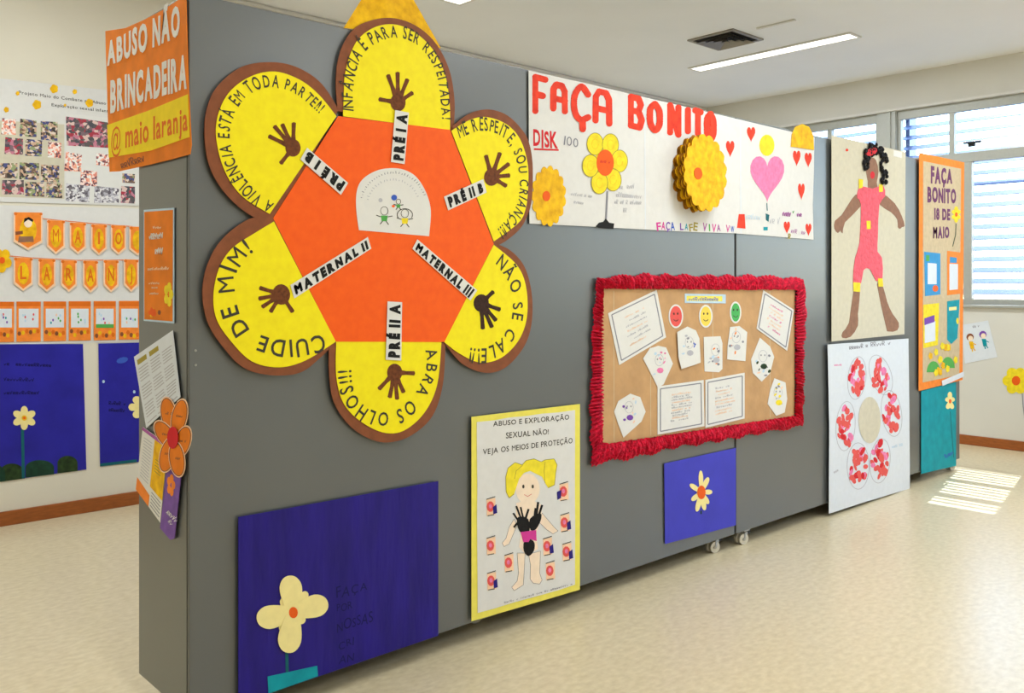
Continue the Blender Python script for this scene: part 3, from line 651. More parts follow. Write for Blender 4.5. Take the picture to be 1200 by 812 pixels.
for i, (pp, m_) in enumerate(CUT):
    o = G(FRONT).prism(pp, .0128 if i != 1 else .018, .0138 if i != 1 else .019, 'white_paper').obj('drawing_cutout', kb, ['white cutout with a pink drawing','white cutout lifting off at its left edge','white rectangular cutout in the middle','white cutout under the green face','pointed white cutout with a dark green drawing','white cutout with a yellow drawing','white cutout at bottom left with a violet drawing'][i])
    cx = sum(p[0] for p in pp)/len(pp); cy = sum(p[1] for p in pp)/len(pp); d = .0142 if i != 1 else .0194
    g = G(FRONT); g.line(ell(cx, cy-6, 5, 7, 10)+[(cx+5,cy-6)], .5, d, 'ink_pale').flat(ell(cx-2.2,cy-7,.8,1.2,6), d, 'ink_grey').flat(ell(cx+2.2,cy-7,.8,1.2,6), d, 'ink_grey')
    for k in range(9):
        x, y = cx+random.uniform(-8,8), cy+random.uniform(-16,18); g.flat(ell(x,y,random.uniform(.6,1.8),random.uniform(.8,2.4),6,random.uniform(0,90)), d+k*.00002, random.choice([m_, 'ink_pale','ink_grey','pale_blue', m_, 'peach']))
    g.flat(ell(cx+1,cy+6,4,3.4,8), d+.0003, m_ if i in (0,4,5,6) else 'ink_pale'); g.obj('drawing', o)

# ------------------------------------------------------------------ blue flower posters on the front
bp_ = empty('blue_poster', mid(FRONT, [(277,822),(511,744)], .01), 'large dark blue poster with a cream four-petal flower, near the floor', 'poster')
G(FRONT).prism([(277,605),(511,563),(511,743.5),(277,823)], .012, .014, 'navy').obj('sheet', bp_)
def petal(parent, x0, y0, x1, y1, wd, d, m, name='petal', th=.0015):
    L = math.hypot(x1-x0, y1-y0); ux, uy = (x1-x0)/L, (y1-y0)/L; nx, ny = -uy, ux
    pts = [(x0+ux*L*a+nx*wd*b, y0+uy*L*a+ny*wd*b) for a, b in ((0,-.22),(.35,-.45),(.7,-.52),(.93,-.32),(1,0),(.93,.32),(.7,.52),(.35,.45),(0,.22))]
    return G(FRONT).prism(smooth(pts, 3, True), d, d+th, m).obj(name, parent)
ff = G(FRONT).prism(ell(340.5,716,9,11,14), .0150, .0158, 'cream_petal').obj('flower', bp_)
for i, (x, y, wd) in enumerate([(336.5,673,25),(298,724.5,26),(381,704,25),(334,763,26)]): petal(ff, 340.5, 716, x, y, wd, .016+i*.0005, 'cream_petal')
for i, (x, y) in enumerate([(327,700),(357,692),(354,728),(326,738)]): petal(ff, 340.5, 716, x, y, 11, .0152+i*.0002, 'cream_petal', 'small_petal', .0006)
G(FRONT).prism(ell(340.5,716,5.2,6.6,14), .0184, .0192, 'orange_dot').obj('flower_centre', ff)
G(FRONT).line([(333.5,762),(334,786)], 3.5, .0148, 'teal_dark').obj('stem', ff)
G(FRONT).prism([(311,791),(369,778.5),(370,790.5),(312,811)], .0146, .0154, 'teal').obj('teal_strip', bp_)
g = G(FRONT)
for t_, q in [('FAÇA', [(391,700),(428,690),(428,680),(392,686)]), ('POR', [(392,716),(410,711),(410,702),(392,706)]), ('NOSSAS', [(392,740),(434,726),(434,714),(392,727)]), ('CRI', [(394,760),(412,754),(412,744),(394,750)]), ('AN', [(395,778),(412,771),(412,762),(395,768)])]: g.text(t_, q, .0146, 'navy_ink', off=.0, jit=.3)
g.obj('lettering', bp_)
bs = empty('blue_poster', mid(FRONT, [(777,637),(861,615)], .01), 'small bright blue poster with an eight-petal cream flower, beside the partition joint', 'poster')
G(FRONT).prism([(777,543),(861,524.5),(861,615),(778,637)], .006, .0075, 'royal').obj('sheet', bs)
ff = G(FRONT).prism(ell(820,576.5,5,8,14), .0078, .0084, 'cream_petal').obj('flower', bs)
for i, (x, y) in enumerate([(819.5,551),(828.5,559),(833,576),(828.5,590),(824,597.5),(814.5,599),(808.5,586),(806.5,567)]): petal(ff, 820, 576.5, x, y, 5.6 if i else 5, .0086+i*.0002, 'cream_petal', 'petal', .0006)
G(FRONT).prism(ell(819.8,576.5,4.9,8,16), .0112, .0118, 'orange_dot').obj('flower_centre', ff)
G(FRONT).line([(820,598),(820,602)], 2, .008, 'green_dark').obj('stem', ff)

# ------------------------------------------------------------------ yellow bordered poster with a drawn child
yb = empty('bordered_poster', mid(FRONT, [(550,727),(677,690)], .01), 'white poster with a lemon yellow border and a drawn blonde child', 'poster')
G(FRONT).prism([(550,488),(677,473),(677,690),(550,727)], .012, .0135, 'lemon_border').obj('border_sheet', yb)
G(FRONT).prism(ragged([(556,494),(671,480),(671,684),(557,717)], .7, 6), .0138, .0148, 'old_white').obj('white_sheet', yb)
g = G(FRONT)
for t_, q in [('ABUSO E EXPLORAÇÃO', [(575,499),(664,491),(664,485),(575,493)]), ('SEXUAL NÃO!', [(590,513),(640,508),(640,502),(590,506)]), ('VEJA OS MEIOS DE PROTEÇÃO', [(563,532),(668,518.5),(668,512),(563,525.5)])]: g.text(t_, q, .0153, 'ink_soft', off=.012, jit=.05)
g.scrib((588,706),(668,684),2,.0153,'ink_grey',34,.4); g.obj('lettering', yb)
def R6(x, y): return (555+x/4.272, 530+y/4.272)
g = G(FRONT)
d = .0152
def flatR(pts, dd, m_): g.flat([R6(*p) for p in pts], d+dd, m_)
leg = lambda pts: [R6(*p) for p in pts]
for pts in ([(205,500),(245,500),(240,600),(236,660),(190,688),(178,670),(205,640),(212,600)], [(262,505),(322,490),(318,600),(330,635),(318,655),(285,650),(270,630),(272,560)], [(190,330),(205,360),(180,420),(165,455),(140,468),(130,450),(150,425),(165,370)], [(330,300),(390,370),(410,390),(385,405),(355,385),(318,350)]):
    flatR(pts, .0000, 'skin_light'); g.line(leg(pts+[pts[0]]), .5, d+.0003, 'ink_grey')
flatR([(200,250),(240,240),(290,240),(330,260),(325,330),(300,400),(310,480),(250,510),(215,470),(225,400),(200,340)], .0001, 'skin_light')
flatR([(x, y) for x, y in ell(258,180,60,78,24)], .0002, 'skin_light')
flatR([(190,205),(165,225),(150,195),(148,120),(160,75),(195,48),(230,60),(250,38),(290,30),(325,45),(345,35),(390,30),(405,60),(398,100),(392,160),(360,175),(345,150),(330,120),(300,105),(270,90),(240,100),(215,130),(205,160)], .0004, 'hair_yellow')
g.line(leg([(190,205),(165,225),(150,195),(148,120),(160,75),(195,48),(230,60),(250,38),(290,30),(325,45),(345,35),(390,30),(405,60),(398,100),(392,160),(360,175)]), .7, d+.0006, 'olive'); g.line(leg([(345,45),(340,90),(345,150)]), .6, d+.0006, 'olive'); g.line(leg([(232,62),(200,90),(192,130)]), .6, d+.0006, 'olive')
for x in (236, 283): flatR(ell(x,168,6,10,8), .0005, 'ink_soft')
g.line(leg([(240,208),(258,218),(278,205)]), .5, d+.0005, 'red')
g.obj('drawn_child', yb, label='coloured drawing of a blonde child with pigtails')
g = G(FRONT)
for pts in ([(210,320),(260,330),(265,395),(225,400),(205,360)], [(268,330),(318,300),(325,330),(300,380),(272,385)], [(240,440),(270,430),(292,450),(288,490),(262,515),(238,490)]): g.flat(smooth([R6(*p) for p in pts], 3, True), d+.0008, 'handprint_black')
for a, b, wd in (((225,330),(200,265),2.2),((235,325),(222,270),2),((248,325),(262,280),2.4),((215,345),(185,300),2),((205,350),(188,372),2.4),((300,320),(310,245),2.6),((310,320),(330,260),2.6),((290,325),(296,275),2)): g.line([R6(*a), R6(*b)], wd, d+.0009, 'handprint_black')
g.flat([R6(*p) for p in [(222,395),(300,385),(302,440),(270,430),(262,445),(235,445)]], d+.0010, 'magenta'); g.obj('handprint', yb, label='black painted handprints with a pink patch')
for i, (x, y, m_) in enumerate([(75,270,1),(75,465,0),(165,550,0),(78,640,1),(440,195,2),(445,350,1),(358,468,1),(455,495,1),(372,590,0)]):
    o = G(FRONT).prism([R6(x-23,y-36),(R6(x+21,y-46)),R6(x+23,y+38),R6(x-21,y+46)], .0152, .0156, 'peach').obj('sticker', yb)
    g = G(FRONT); g.flat([R6(*p) for p in ell(x-4,y-2,19,27,10)], .0160, 'face_red').flat([R6(*p) for p in ell(x-4,y-4,8,12,8)], .0162, 'pink').line([R6(x-24,y-38),R6(x+20,y-52)], 1, .0162, 'ink_soft')
    if m_: g.flat([R6(*p) for p in [(x+8,y),(x+26,y-14),(x+30,y+30),(x+10,y+36)]] if m_ == 1 else [R6(*p) for p in [(x-36,y),(x-14,y-10),(x-16,y+30),(x-34,y+40)]], .0163, 'navy')
    g.line([R6(x-18,y+44),R6(x+14,y+38)], 1, .0162, 'ink_soft'); g.obj('print', o)

# ------------------------------------------------------------------ cut-out girl poster
gp = empty('collage_poster', mid(FRONT, [(971,400),(1057,392)], .01), 'cream poster with a cut-out girl in a pink dress and black curls', 'poster')
G(FRONT).prism([(971,159),(1058,178.5),(1056.5,391.5),(971,400)], .018, .0195, 'cream_paper').obj('sheet', gp)
def R3(x, y): return (950+x/2.9, 140+y/2.9)
def cut(pts, d0, d1, m_, name, parent=gp, sm=2): return G(FRONT).prism(smooth([R3(*p) for p in pts], sm, True), d0, d1, m_).obj(name, parent)
cut([(150,255),(130,270),(95,325),(72,345),(70,372),(82,386),(90,378),(98,387),(106,350),(160,295)], .0198, .0208, 'skin_brown', 'arm')
cut([(228,250),(275,285),(300,330),(309,362),(300,366),(294,372),(286,366),(284,340),(262,315),(225,290)], .0198, .0208, 'skin_brown', 'arm')
cut([(135,583),(157,583),(150,660),(150,700),(125,738),(97,741),(98,722),(120,690)], .0198, .0208, 'skin_brown', 'leg')
cut([(215,560),(233,560),(250,620),(268,660),(289,690),(284,716),(254,720),(245,700)], .0198, .0208, 'skin_brown', 'leg')
cut([(182,150),(195,130),(212,140),(220,180),(214,215),(216,238),(186,238),(184,210),(178,180)], .0199, .0209, 'skin_brown', 'head')
cut([(150,240),(165,228),(200,236),(235,225),(242,262),(222,290),(217,400),(216,450),(231,470),(233,540),(211,548),(190,508),(168,512),(160,556),(133,556),(140,470),(155,420),(160,290),(147,268)], .0212, .0225, 'dress_pink', 'dress')
for q in ([(133,553),(157,555),(156,586),(134,584)], [(217,540),(233,540),(235,568),(219,568)], [(178,345),(192,345),(192,373),(179,373)], [(152,203),(166,205),(165,232),(152,236)], [(220,222),(233,220),(234,246),(221,248)]): G(FRONT).prism([R3(*p) for p in q], .0228, .0234, 'yellow_soft').obj('yellow_patch', gp)
g = G(FRONT)
for k in range(104):
    t = random.random(); a = math.radians(150+240*t)
    x, y = 203+random.uniform(24,40)*math.cos(a)*(1.0), 135+random.uniform(26,50)*math.sin(a)
    if t > .8 or k % 3 == 0: x, y = 230+random.uniform(-6,16), random.uniform(120,215)
    if k >= 70: x, y = 203+random.uniform(-30,30), 96+random.uniform(-8,26)
    if k % 7 == 0: x, y = 175+random.uniform(-8,8), random.uniform(110,180)
    b = len(g.v); u, v = FRONT.uv(*R3(x, y)); rr = .012+random.random()*.008
    for i in range(4):
        for j in range(8): ph = math.pi*(i+.5)/4/2; g.v.append((u+rr*math.cos(ph)*math.cos(j*math.pi/4), PY-.021-rr*math.sin(ph)-.002*random.random(), v+rr*math.cos(ph)*math.sin(j*math.pi/4)))
    for i in range(3):
        for j in range(8): g.f.append((b+i*8+j, b+i*8+(j+1)%8, b+(i+1)*8+(j+1)%8, b+(i+1)*8+j)); g.m.append(g.mi('black_curl'))
    g.f.append(tuple(b+24+j for j in range(8))); g.m.append(0)
g.obj('curly_hair', gp)
G(FRONT).prism([R3(*p) for p in ell(188,112,21,12,12,-25)], .036, .037, 'red').obj('headband', gp)
G(FRONT).flat([R3(*p) for p in ell(199,190,8,13,10)], .0214, 'red').obj('mouth', gp)
G(FRONT).flat([R3(*p) for p in ell(113,105,5,5,8)], .0199, 'paint_red').flat([R3(*p) for p in [(272,105),(300,112),(300,132),(272,126)]], .0199, 'white_paper').obj('small_marks', gp)

# ------------------------------------------------------------------ red flower on white paper
rp = empty('flower_poster', mid(FRONT, [(967,600),(1062,572)], .01), 'white paper with a large finger-painted red flower, below the girl poster', 'poster')
G(FRONT).prism(ragged([(966,403.5),(1061,396.5),(1062,480),(1062.5,572),(1015,586),(967.5,601),(968,500)], .35, 5), .020, .0215, 'white_cool').obj('sheet', rp)
def R7(x, y): return (950+x/3.385, 380+y/3.385)
for i, (x, y, a, b, ro) in enumerate([(170,212,36,85,6),(265,200,42,82,-18),(308,352,40,92,-8),(262,540,40,88,6),(175,560,44,92,0),(125,402,38,98,4)]):
    g = G(FRONT); e = [R7(*p) for p in ell(x,y,a,b,24,ro)]; g.line(e+[e[0]], .7, .0220, 'ink_pale')
    for k in range(30):
        r_ = math.sqrt(random.random())*.8; t = random.uniform(0, 6.3); X, Y = x+a*r_*math.cos(t), y+b*r_*math.sin(t)
        g.flat([R7(*p) for p in ell(X, Y, random.uniform(5,11), random.uniform(9,20), 8, random.uniform(-30,30))], .0222+k*.00002, 'face_red' if k % 3 else ('red' if k % 2 else 'pink'))
    g.obj('petal', rp)
G(FRONT).prism([R7(*p) for p in ell(220,378,44,92,24)], .0232, .0236, 'cream_paper').obj('flower_centre', rp)
g = G(FRONT); g.scrib(R7(140,100),R7(215,90),5,.0220,'ink_grey',8,.7).scrib(R7(225,88),R7(305,80),5,.0220,'ink_grey',7,.7).scrib(R7(80,165),R7(110,163),3,.022,'pink',4).scrib(R7(80,590),R7(105,575),3,.022,'ink_pale',4).scrib(R7(310,490),R7(362,478),3,.022,'pale_blue',7)
g.obj('lettering', rp)

# ------------------------------------------------------------------ narrow orange framed poster and teal poster
op = empty('framed_poster', mid(FRONT, [(1074,458),(1126,445)], .01), 'narrow kraft poster with an orange frame reading FAÇA BONITO 18 DE MAIO', 'poster')
G(FRONT).prism([(1074.5,179),(1127.5,190.5),(1125.5,445),(1074,458)], .014, .016, 'orange_card').obj('frame_sheet', op)
G(FRONT).prism([(1079,189),(1123.5,198),(1121.5,439),(1078.5,448)], .0163, .0172, 'kraft_pale').obj('kraft_sheet', op)
for t_, q in [('FAÇA', [(1088,214),(1113,215),(1113,199),(1088,195)]), ('BONITO', [(1084,236),(1117.5,238),(1117.5,222),(1084,219)]), ('18 DE', [(1092,257),(1110.5,257.5),(1110.5,245),(1092,244)]), ('MAIO', [(1090.5,279),(1109.5,278.5),(1109.5,266),(1090.5,265.5)])]:
    G(FRONT).text(t_, q, .0174, 'purple_ink', off=.05, jit=.06, thick=.001).obj('lettering', op)
ff = G(FRONT).prism(ell(1117.5,251.5,2.5,5,10), .0176, .0180, 'yellow_soft').obj('flower', op)
for k in range(6): a = math.radians(60*k+30); petal(ff, 1117.5, 251.5, 1117.5+5.2*math.cos(a), 251.5+9.5*math.sin(a), 4.4, .0182+k*.0002, 'yellow_soft', 'petal', .0004)
G(FRONT).prism(ell(1117.5,251.5,1.6,2.6,10), .0200, .0204, 'orange_dot').obj('flower_centre', ff)
G(FRONT).line([(1117.5,262),(1117,275),(1113.5,289)], 1, .0176, 'moss').obj('stem', ff)
def card(q, m_, inner, im, extra, label):
    o = G(FRONT).prism(q, .0176, .0186, m_).obj('card', op, label); g = G(FRONT); g.flat(inner, .0190, im)
    for e, em_ in extra: g.flat(e, .0192, em_)
    g.obj('print', o)
card([(1080,295),(1099,297),(1099,345),(1081,347)], 'sky_card', [(1084,308),(1094.5,309),(1094.5,333),(1084,333)], 'white_cool', [(ell(1093,338,3.5,4,8),'orange_dot'),([(1082,299),(1086,299),(1086,306),(1082,306)],'green')], 'blue card with white text panel')
card([(1107,294),(1123,296),(1122.5,344),(1107,346)], 'orange_card', [(1109.5,309),(1119.5,309.5),(1119.5,339),(1109.5,340)], 'white_cool', [([(1110,301),(1118,302),(1118,308),(1110,308)],'sky_card')], 'orange card with white text panel')
card([(1079,357),(1097.5,355),(1096,404),(1079,408)], 'yellow_soft', [(1080.5,379),(1093,376),(1093,399),(1080.5,402)], 'white_cool', [([(1080,373),(1092,369),(1092,377),(1080,381)],'violet')], 'yellow card with violet heading')
card([(1107,353),(1121.5,351),(1120.5,372),(1119,396),(1112,403),(1107,398)], 'teal', [(1109,360),(1118,359),(1118,363),(1109,364)], 'cream_petal', [(ell(1119,376,1.6,4,6),'yellow_soft')], 'teal card with a rounded bottom')
for x, y in ((1091,436),(1108,431)):
    o = G(FRONT).prism(ell(x,y,8,13,10,0,180,360), .0176, .0182, 'green').obj('green_hill', op)
    for k in range(7):
        a, b = x+random.uniform(-9,9), y-random.uniform(-2,26); G(FRONT).prism(scallop(a,b,2.6,4.6,5,.25,3), .0185+k*.0003, .0187+k*.0003, 'golden' if k % 2 else 'yellow_soft').obj('small_flower', o)
G(FRONT).prism([(1100,446),(1126,435),(1126,441),(1101,452)], .0215, .0222, 'white_cool').obj('white_slip', op)
tp = empty('teal_poster', mid(FRONT, [(1078,555),(1119,545)], .01), 'teal poster with a small cream flower, low at the partition end', 'poster')
G(FRONT).prism([(1078,458),(1119,447),(1119,545.5),(1078,555)], .008, .0095, 'teal').obj('sheet', tp)
ff = G(FRONT).prism(ell(1111.5,470,2.5,4,10), .0098, .0101, 'cream_petal').obj('flower', tp)
for k in range(5): a = math.radians(72*k-90); petal(ff, 1111.5, 470, 1111.5+5.5*math.cos(a), 470+11*math.sin(a), 5, .0102+k*.0002, 'cream_petal', 'petal', .0004)
G(FRONT).prism(ell(1111.5,470,1.6,2.6,10), .0118, .0121, 'orange_dot').obj('flower_centre', ff)
G(FRONT).line([(1112,482),(1116,536)], .8, .0098, 'teal_dark').obj('stem', ff)
G(FRONT).scrib((1107,537),(1117,531),5,.0098,'blue',5,.7).obj('lettering', tp)

# ------------------------------------------------------------------ partition end face
ap = empty('orange_poster', mid(END, [(131,200),(225,183)], .01), 'orange poster with white cut-out letters, high on the partition end', 'poster')
cv = [(126.5,37),(150,33.5),(172,24),(195,12),(218.5,-3),(221.5,-5),(224,90),(228,170),(226.5,181),(205,187),(180,193),(143,201),(131.5,201.5),(129,120)]
G(END).prism(cv, .008, .0095, 'orange_flyer').obj('sheet', ap)
for t_, q in [('ABUSO NÃO', (129,216,77,31,41,4)), ('BRINCADEIRA', (133,224,131,95,101,62))]:
    x0, x1, yb0, yt0, yb1, yt1 = q; n = len(t_); W = sum(.4 if c == ' ' else glyph(c, .04)[2]+.12 for c in t_); x = 0
    for ch in t_:
        if ch == ' ': x += .4; continue
        gw = glyph(ch, .04)[2]; t0, t1 = x/W, (x+gw)/W; x += gw+.12
        X = lambda t: x0+(x1-x0)*t; Yb = lambda t: yb0+(yb1-yb0)*t; Yt = lambda t: yt0+12+(yt1-yt0-8)*t if 0 else yt0+(yt1-yt0)*t
        if n == 9: Yt = lambda t: 50+(5-50)*t
        G(END).text(ch, [(X(t0),Yb(t0)),(X(t1),Yb(t1)),(X(t1),Yt(t1)),(X(t0),Yt(t0))], .0098, 'white_paper', off=.04, jit=.06, thick=.001).obj('letter', ap)
yb2 = G(END).prism([(129,147),(178,130),(224,111),(226,161),(180,177),(131,185)], .0098, .0106, 'yellow_band').obj('yellow_band', ap)
x = 0; s_ = '@ maio laranja'; W = sum(.35 if c == ' ' else glyph(c, .04)[2]+.1 for c in s_)
g = G(END)
for ch in s_:
    if ch == ' ': x += .35; continue
    gw = glyph(ch, .04)[2]; t0, t1 = x/W, (x+gw)/W; x += gw+.1; X = lambda t: 134+(225-134)*t; Yb = lambda t: 178-26*t; Yt = lambda t: 150-26*t
    g.text(ch, [(X(t0),Yb(t0)),(X(t1),Yb(t1)),(X(t1),Yt(t1)),(X(t0),Yt(t0))], .0110, 'orange_text', off=.02)
g.obj('lettering', yb2)
G(END).scrib((146,198),(174,189),9,.0102,'brown_eva',7,1.1).obj('small_lettering', ap)
nf = empty('orange_notice', mid(END, [(170,376),(205,379)], .01), 'orange notice in a clear sleeve on the partition end', 'notice')
G(END).prism([(170,246),(205.5,243.5),(205.5,379),(170,376)], .003, .0045, 'pale_blue').obj('sleeve', nf)
pg = G(END).prism([(171,248.5),(204.5,246),(204,376.5),(171,374)], .0047, .0055, 'orange_flyer').obj('sheet', nf)
g = G(END)
for (a, b, y0, y1, h, m_) in ((181,191,268,268,3,'peach'),(177,196,281,279,7,'white_paper'),(179,193,298,298,8,'white_paper'),(175,200,317,316,3.5,'peach'),(176,189,333,333,2.5,'peach'),(177,187,338,338,2.5,'peach'),(177,188,345,345,2.5,'peach')): g.scrib((a,y0),(b,y1),h,.0058,m_,None,.9)
for k in range(5): a = math.radians(72*k); g.flat(ell(199.5+3.2*math.cos(a), 345+9*math.sin(a), 2.6, 6, 8), .0058+k*.00005, 'yellow_soft')
for k in range(8): g.flat(ell(182+random.uniform(-5,8), 366+random.uniform(-4,4), 2, 3, 6), .0058+k*.00004, random.choice(['brown_eva','orange_dot','golden']))
g.obj('print', pg)
nl = empty('newsletter', mid(END, [(174,502),(214,465)], .01), 'tilted white printed page with columns of text on the partition end', 'flyer')
G(END).prism([(159.6,418),(205,387),(214,465),(174,501.5)], .006, .0075, 'white_cool').obj('sheet', nl)
g = G(END)
Q = [(159.6,418),(205,387),(214,465),(174,501.5)]
def bil(a, b): return tuple((Q[0][i]*(1-a)+Q[1][i]*a)*(1-b)+(Q[3][i]*(1-a)+Q[2][i]*a)*b for i in (0,1))
for c in range(3):
    a0, a1 = .06+c*.31, .33+c*.31
    if c < 2: g.flat([bil(a0,.07),bil(a1-.03,.07),bil(a1-.03,.14),bil(a0,.14)], .0079, 'olive')
    for k in range(19):
        b = .2+k*.042
        if k % 6 != 5: g.line([bil(a0,b), bil(a1-random.uniform(0,.05),b)], 1.1, .0079, 'ink_pale')
g.obj('print', nl)
yp = empty('pamphlet', mid(END, [(161,572),(190,612)], .01), 'yellow and white folded pamphlet low on the partition end', 'flyer')
G(END).prism([(169.5,500),(199,521),(190,612),(161.5,573)], .005, .0065, 'white_paper').obj('sheet', yp)
Q = [(169.5,500),(199,521),(190,612),(161.5,573)]
g = G(END); g.flat([bil(.5,.05),bil(1,.04),bil(1,.72),bil(.5,.72)], .0069, 'golden').flat([bil(0,0),bil(1,0),bil(1,.05),bil(0,.05)], .0070, 'mauve').flat([bil(0,.8),bil(.52,.84),bil(.52,1),bil(0,1)], .0069, 'orange_card')
for k in range(14): g.line([bil(.1,.14+k*.045), bil(.42,.13+k*.045)], .8, .0069, 'ink_pale')
for k in range(5): g.line([bil(.6,.3+k*.04), bil(.85,.29+k*.04)], .8, .0071, 'olive')
for k in range(5): g.line([bil(.58,.77+k*.045), bil(.95,.77+k*.045)], .8, .0069, 'ink_grey')
g.obj('print', yp)
vp = empty('violet_flyer', mid(END, [(192,619),(207,633)], .01), 'narrow violet flyer hanging under the orange flower cut-out', 'flyer')
G(END).prism([(199,545),(216,552),(208,630),(203,632),(191,618)], .008, .0095, 'violet_flyer').obj('sheet', vp)
g = G(END)
for k in range(5): a = math.radians(72*k); g.flat(ell(204+2.8*math.cos(a), 568+8*math.sin(a), 2.4, 5.5, 8), .0099+k*.00005, 'orange_card')
g.scrib((198,600),(209,612),6,.0099,'white_paper',5,.8).scrib((198,608),(206,618),4,.0099,'white_paper',4,.6); g.obj('print', vp)
of = empty('flower_cutout', mid(END, [(192,556),(226,556)], .01), 'orange six-petal flower cut-out with a red centre on the partition end', 'flower cut-out')
for k, (x, y, a, b, ro) in enumerate([(202,485,8.5,19,-10),(215,488,8.5,20,12),(199,509,9,18,-34),(220,517,8.5,18,16),(203,532,9,20,14),(214,537,8.5,20,-8)]):
    e = ell(x,y,a,b,20,ro); o = G(END).prism(ell(x,y,a+1.2,b+2,20,ro), .0112+k*.0012, .0118+k*.0012, 'peach').obj('petal', of)
    g = G(END); g.flat(e, .0120+k*.0012, 'orange_flyer').line(e+[e[0]], .9, .0122+k*.0012, 'brown_eva').scrib((x-4,y),(x+4,y+1),3,.0122+k*.0012,'brown_eva',4,.5); g.obj('petal_face', o)
G(END).prism(ell(210,512,6.5,13,18), .0200, .0208, 'red').obj('flower_centre', of)
for y in (411, 428): B().cyl((PX0+.02, PY-.0016, END.uv(221,y)[1]), (0,1,0), .004, .003, 'steel', 10).obj('screw', PART_A)

# ------------------------------------------------------------------ back wall
wp = empty('photo_mural', mid(BACK, [(-90,404),(200,400)], .005), 'white paper mural with taped photographs and small orange blossoms on the back wall', 'mural')
G(BACK).prism([(-90,80),(0,92),(127,106),(220,118),(220,243),(-90,234)], .004, .0055, 'old_white').obj('sheet', wp)
G(BACK).prism([(-90,238),(220,246),(220,398),(160,400),(0,404.5),(-90,407)], .001, .0024, 'old_white').obj('sheet', wp)
G(BACK).prism([(-90,150),(-20,140),(75,146),(75,233),(-90,228)], .0058, .0066, 'cream_paper').obj('photo_backing', wp)
G(BACK).prism([(77,133),(200,146),(200,240),(77,238)], .0058, .0066, 'white_paper').obj('photo_backing', wp)
def Z(x, y): return (x/5.076, 85+y/5.076)
PH = [((12,272),(92,280),(92,372),(5,368),'d'),((118,275),(215,288),(215,385),(115,380),'a'),((240,290),(340,295),(340,408),(240,400),'a'),((30,385),(135,395),(135,490),(25,485),'b'),((150,395),(250,405),(245,500),(148,495),'a'),((285,412),(362,420),(360,510),(282,505),'d'),
 ((0,540),(102,540),(102,630),(0,628),'a'),((115,535),(230,540),(230,640),(113,635),'a'),((242,548),(350,555),(350,655),(240,650),'a'),((12,640),(140,640),(140,725),(8,725),'b'),((148,650),(262,655),(262,740),(148,735),'a'),((275,655),(368,662),(368,748),(272,742),'a'),
 ((390,262),(655,300),(655,450),(395,435),'b'),((390,470),(485,490),(480,590),(380,585),'d'),((570,480),(655,490),(655,560),(570,550),'d'),((480,580),(575,590),(575,680),(475,670),'d'),((392,660),(530,675),(528,772),(388,765),'c'),((560,675),(705,690),(705,775),(558,775),'c'),((725,600),(800,605),(800,660),(725,655),'a'),((718,675),(800,680),(800,780),(715,775),'b')]
for i, (a, b, c, e, k) in enumerate(PH): G(BACK).prism([Z(*a), Z(*b), Z(*c), Z(*e)], .0068+.0002*(i % 3), .0074+.0002*(i % 3), 'photo_'+k).obj('photo', wp)
for x, y, r_ in ((320,98,25),(218,192,27),(443,115,14),(530,182,24),(36,222,16),(103,125,12),(385,195,8)):
    cx, cy = Z(x, y); G(BACK).prism(scallop(cx, cy, r_/5.076, r_/5.076*1.1, 5, .15, 4), .0060, .0070, 'golden').obj('blossom', wp)
g = G(BACK); g.text('Projeto Maio do Combate ao Abuso e', [Z(110,128),Z(655,196),Z(655,178),Z(110,108)], .0062, 'ink_soft', off=.01, jit=.05); g.text('Exploração sexual infantil', [Z(305,200),Z(655,240),Z(655,222),Z(305,182)], .0062, 'ink_soft', off=.01, jit=.05); g.obj('lettering', wp)
def Z2(x, y): return (x/4.641, 235+y/4.641)
def bunting(label, flags, strg, chars):
    r = empty('bunting', mid(BACK, [Z2(f[0], f[3]) for f in flags], .01), label, 'bunting', 'orange buntings on the back wall')
    G(BACK).line([Z2(*p) for p in strg], .9, .0095, 'orange_text').obj('string', r)
    for i, ((x0, x1, yt, yb), ch) in enumerate(zip(flags, chars)):
        m_ = (x0+x1)/2; h = yb-yt
        o = G(BACK).prism([Z2(x0,yt),Z2(x1,yt+3),Z2(x1,yb-h*.2),Z2(m_,yb),Z2(x0,yb-h*.22)], .0100, .0110, 'peach').obj('pennant', r)
        g = G(BACK); g.flat([Z2(x0+8,yt+3),Z2(x1-8,yt+4),Z2(x1-8,yb-h*.25),Z2(m_,yb-12),Z2(x0+8,yb-h*.27)], .0114, 'orange_card').flat([Z2(*p) for p in ell(m_,(yt+yb)/2-4,(x1-x0)*.3,h*.33,14)], .0116, 'golden')
        g.flat([Z2(*p) for p in ell(x0+10,yt+10,10,9,6)], .0118, 'orange_text').flat([Z2(*p) for p in ell(x1-8,yt+12,9,8,6)], .0118, 'orange_text')
        if ch: kk = 6 if ch in 'IJ' else 17; g.text(ch, [Z2(m_-kk,yt+h*.64),Z2(m_+kk,yt+h*.64),Z2(m_+kk,yt+h*.24),Z2(m_-kk,yt+h*.24)], .0120, 'orange_text', off=.02)
        else:
            g.flat([Z2(*p) for p in ell(150,125,22,22,14)], .0120, 'skin_light').flat([Z2(*p) for p in [(125,122),(130,98),(155,90),(178,105),(176,118),(150,104)]], .0122, 'black_curl').flat([Z2(*p) for p in [(80,170),(120,165),(122,182),(82,188)]], .0122, 'brown_eva').flat([Z2(*p) for p in [(100,195),(178,195),(180,225),(95,228)]], .0122, 'skin_brown')
        g.obj('print', o)
    return r
bunting('upper orange paper bunting with a child picture and letters MAIO', [(72,228,62,270),(252,350,105,292),(376,465,118,292),(492,578,128,298),(600,682,132,296),(700,790,140,300)], [(90,70),(240,100),(470,122),(700,140),(800,150)], ['','M','A','I','O',' '])
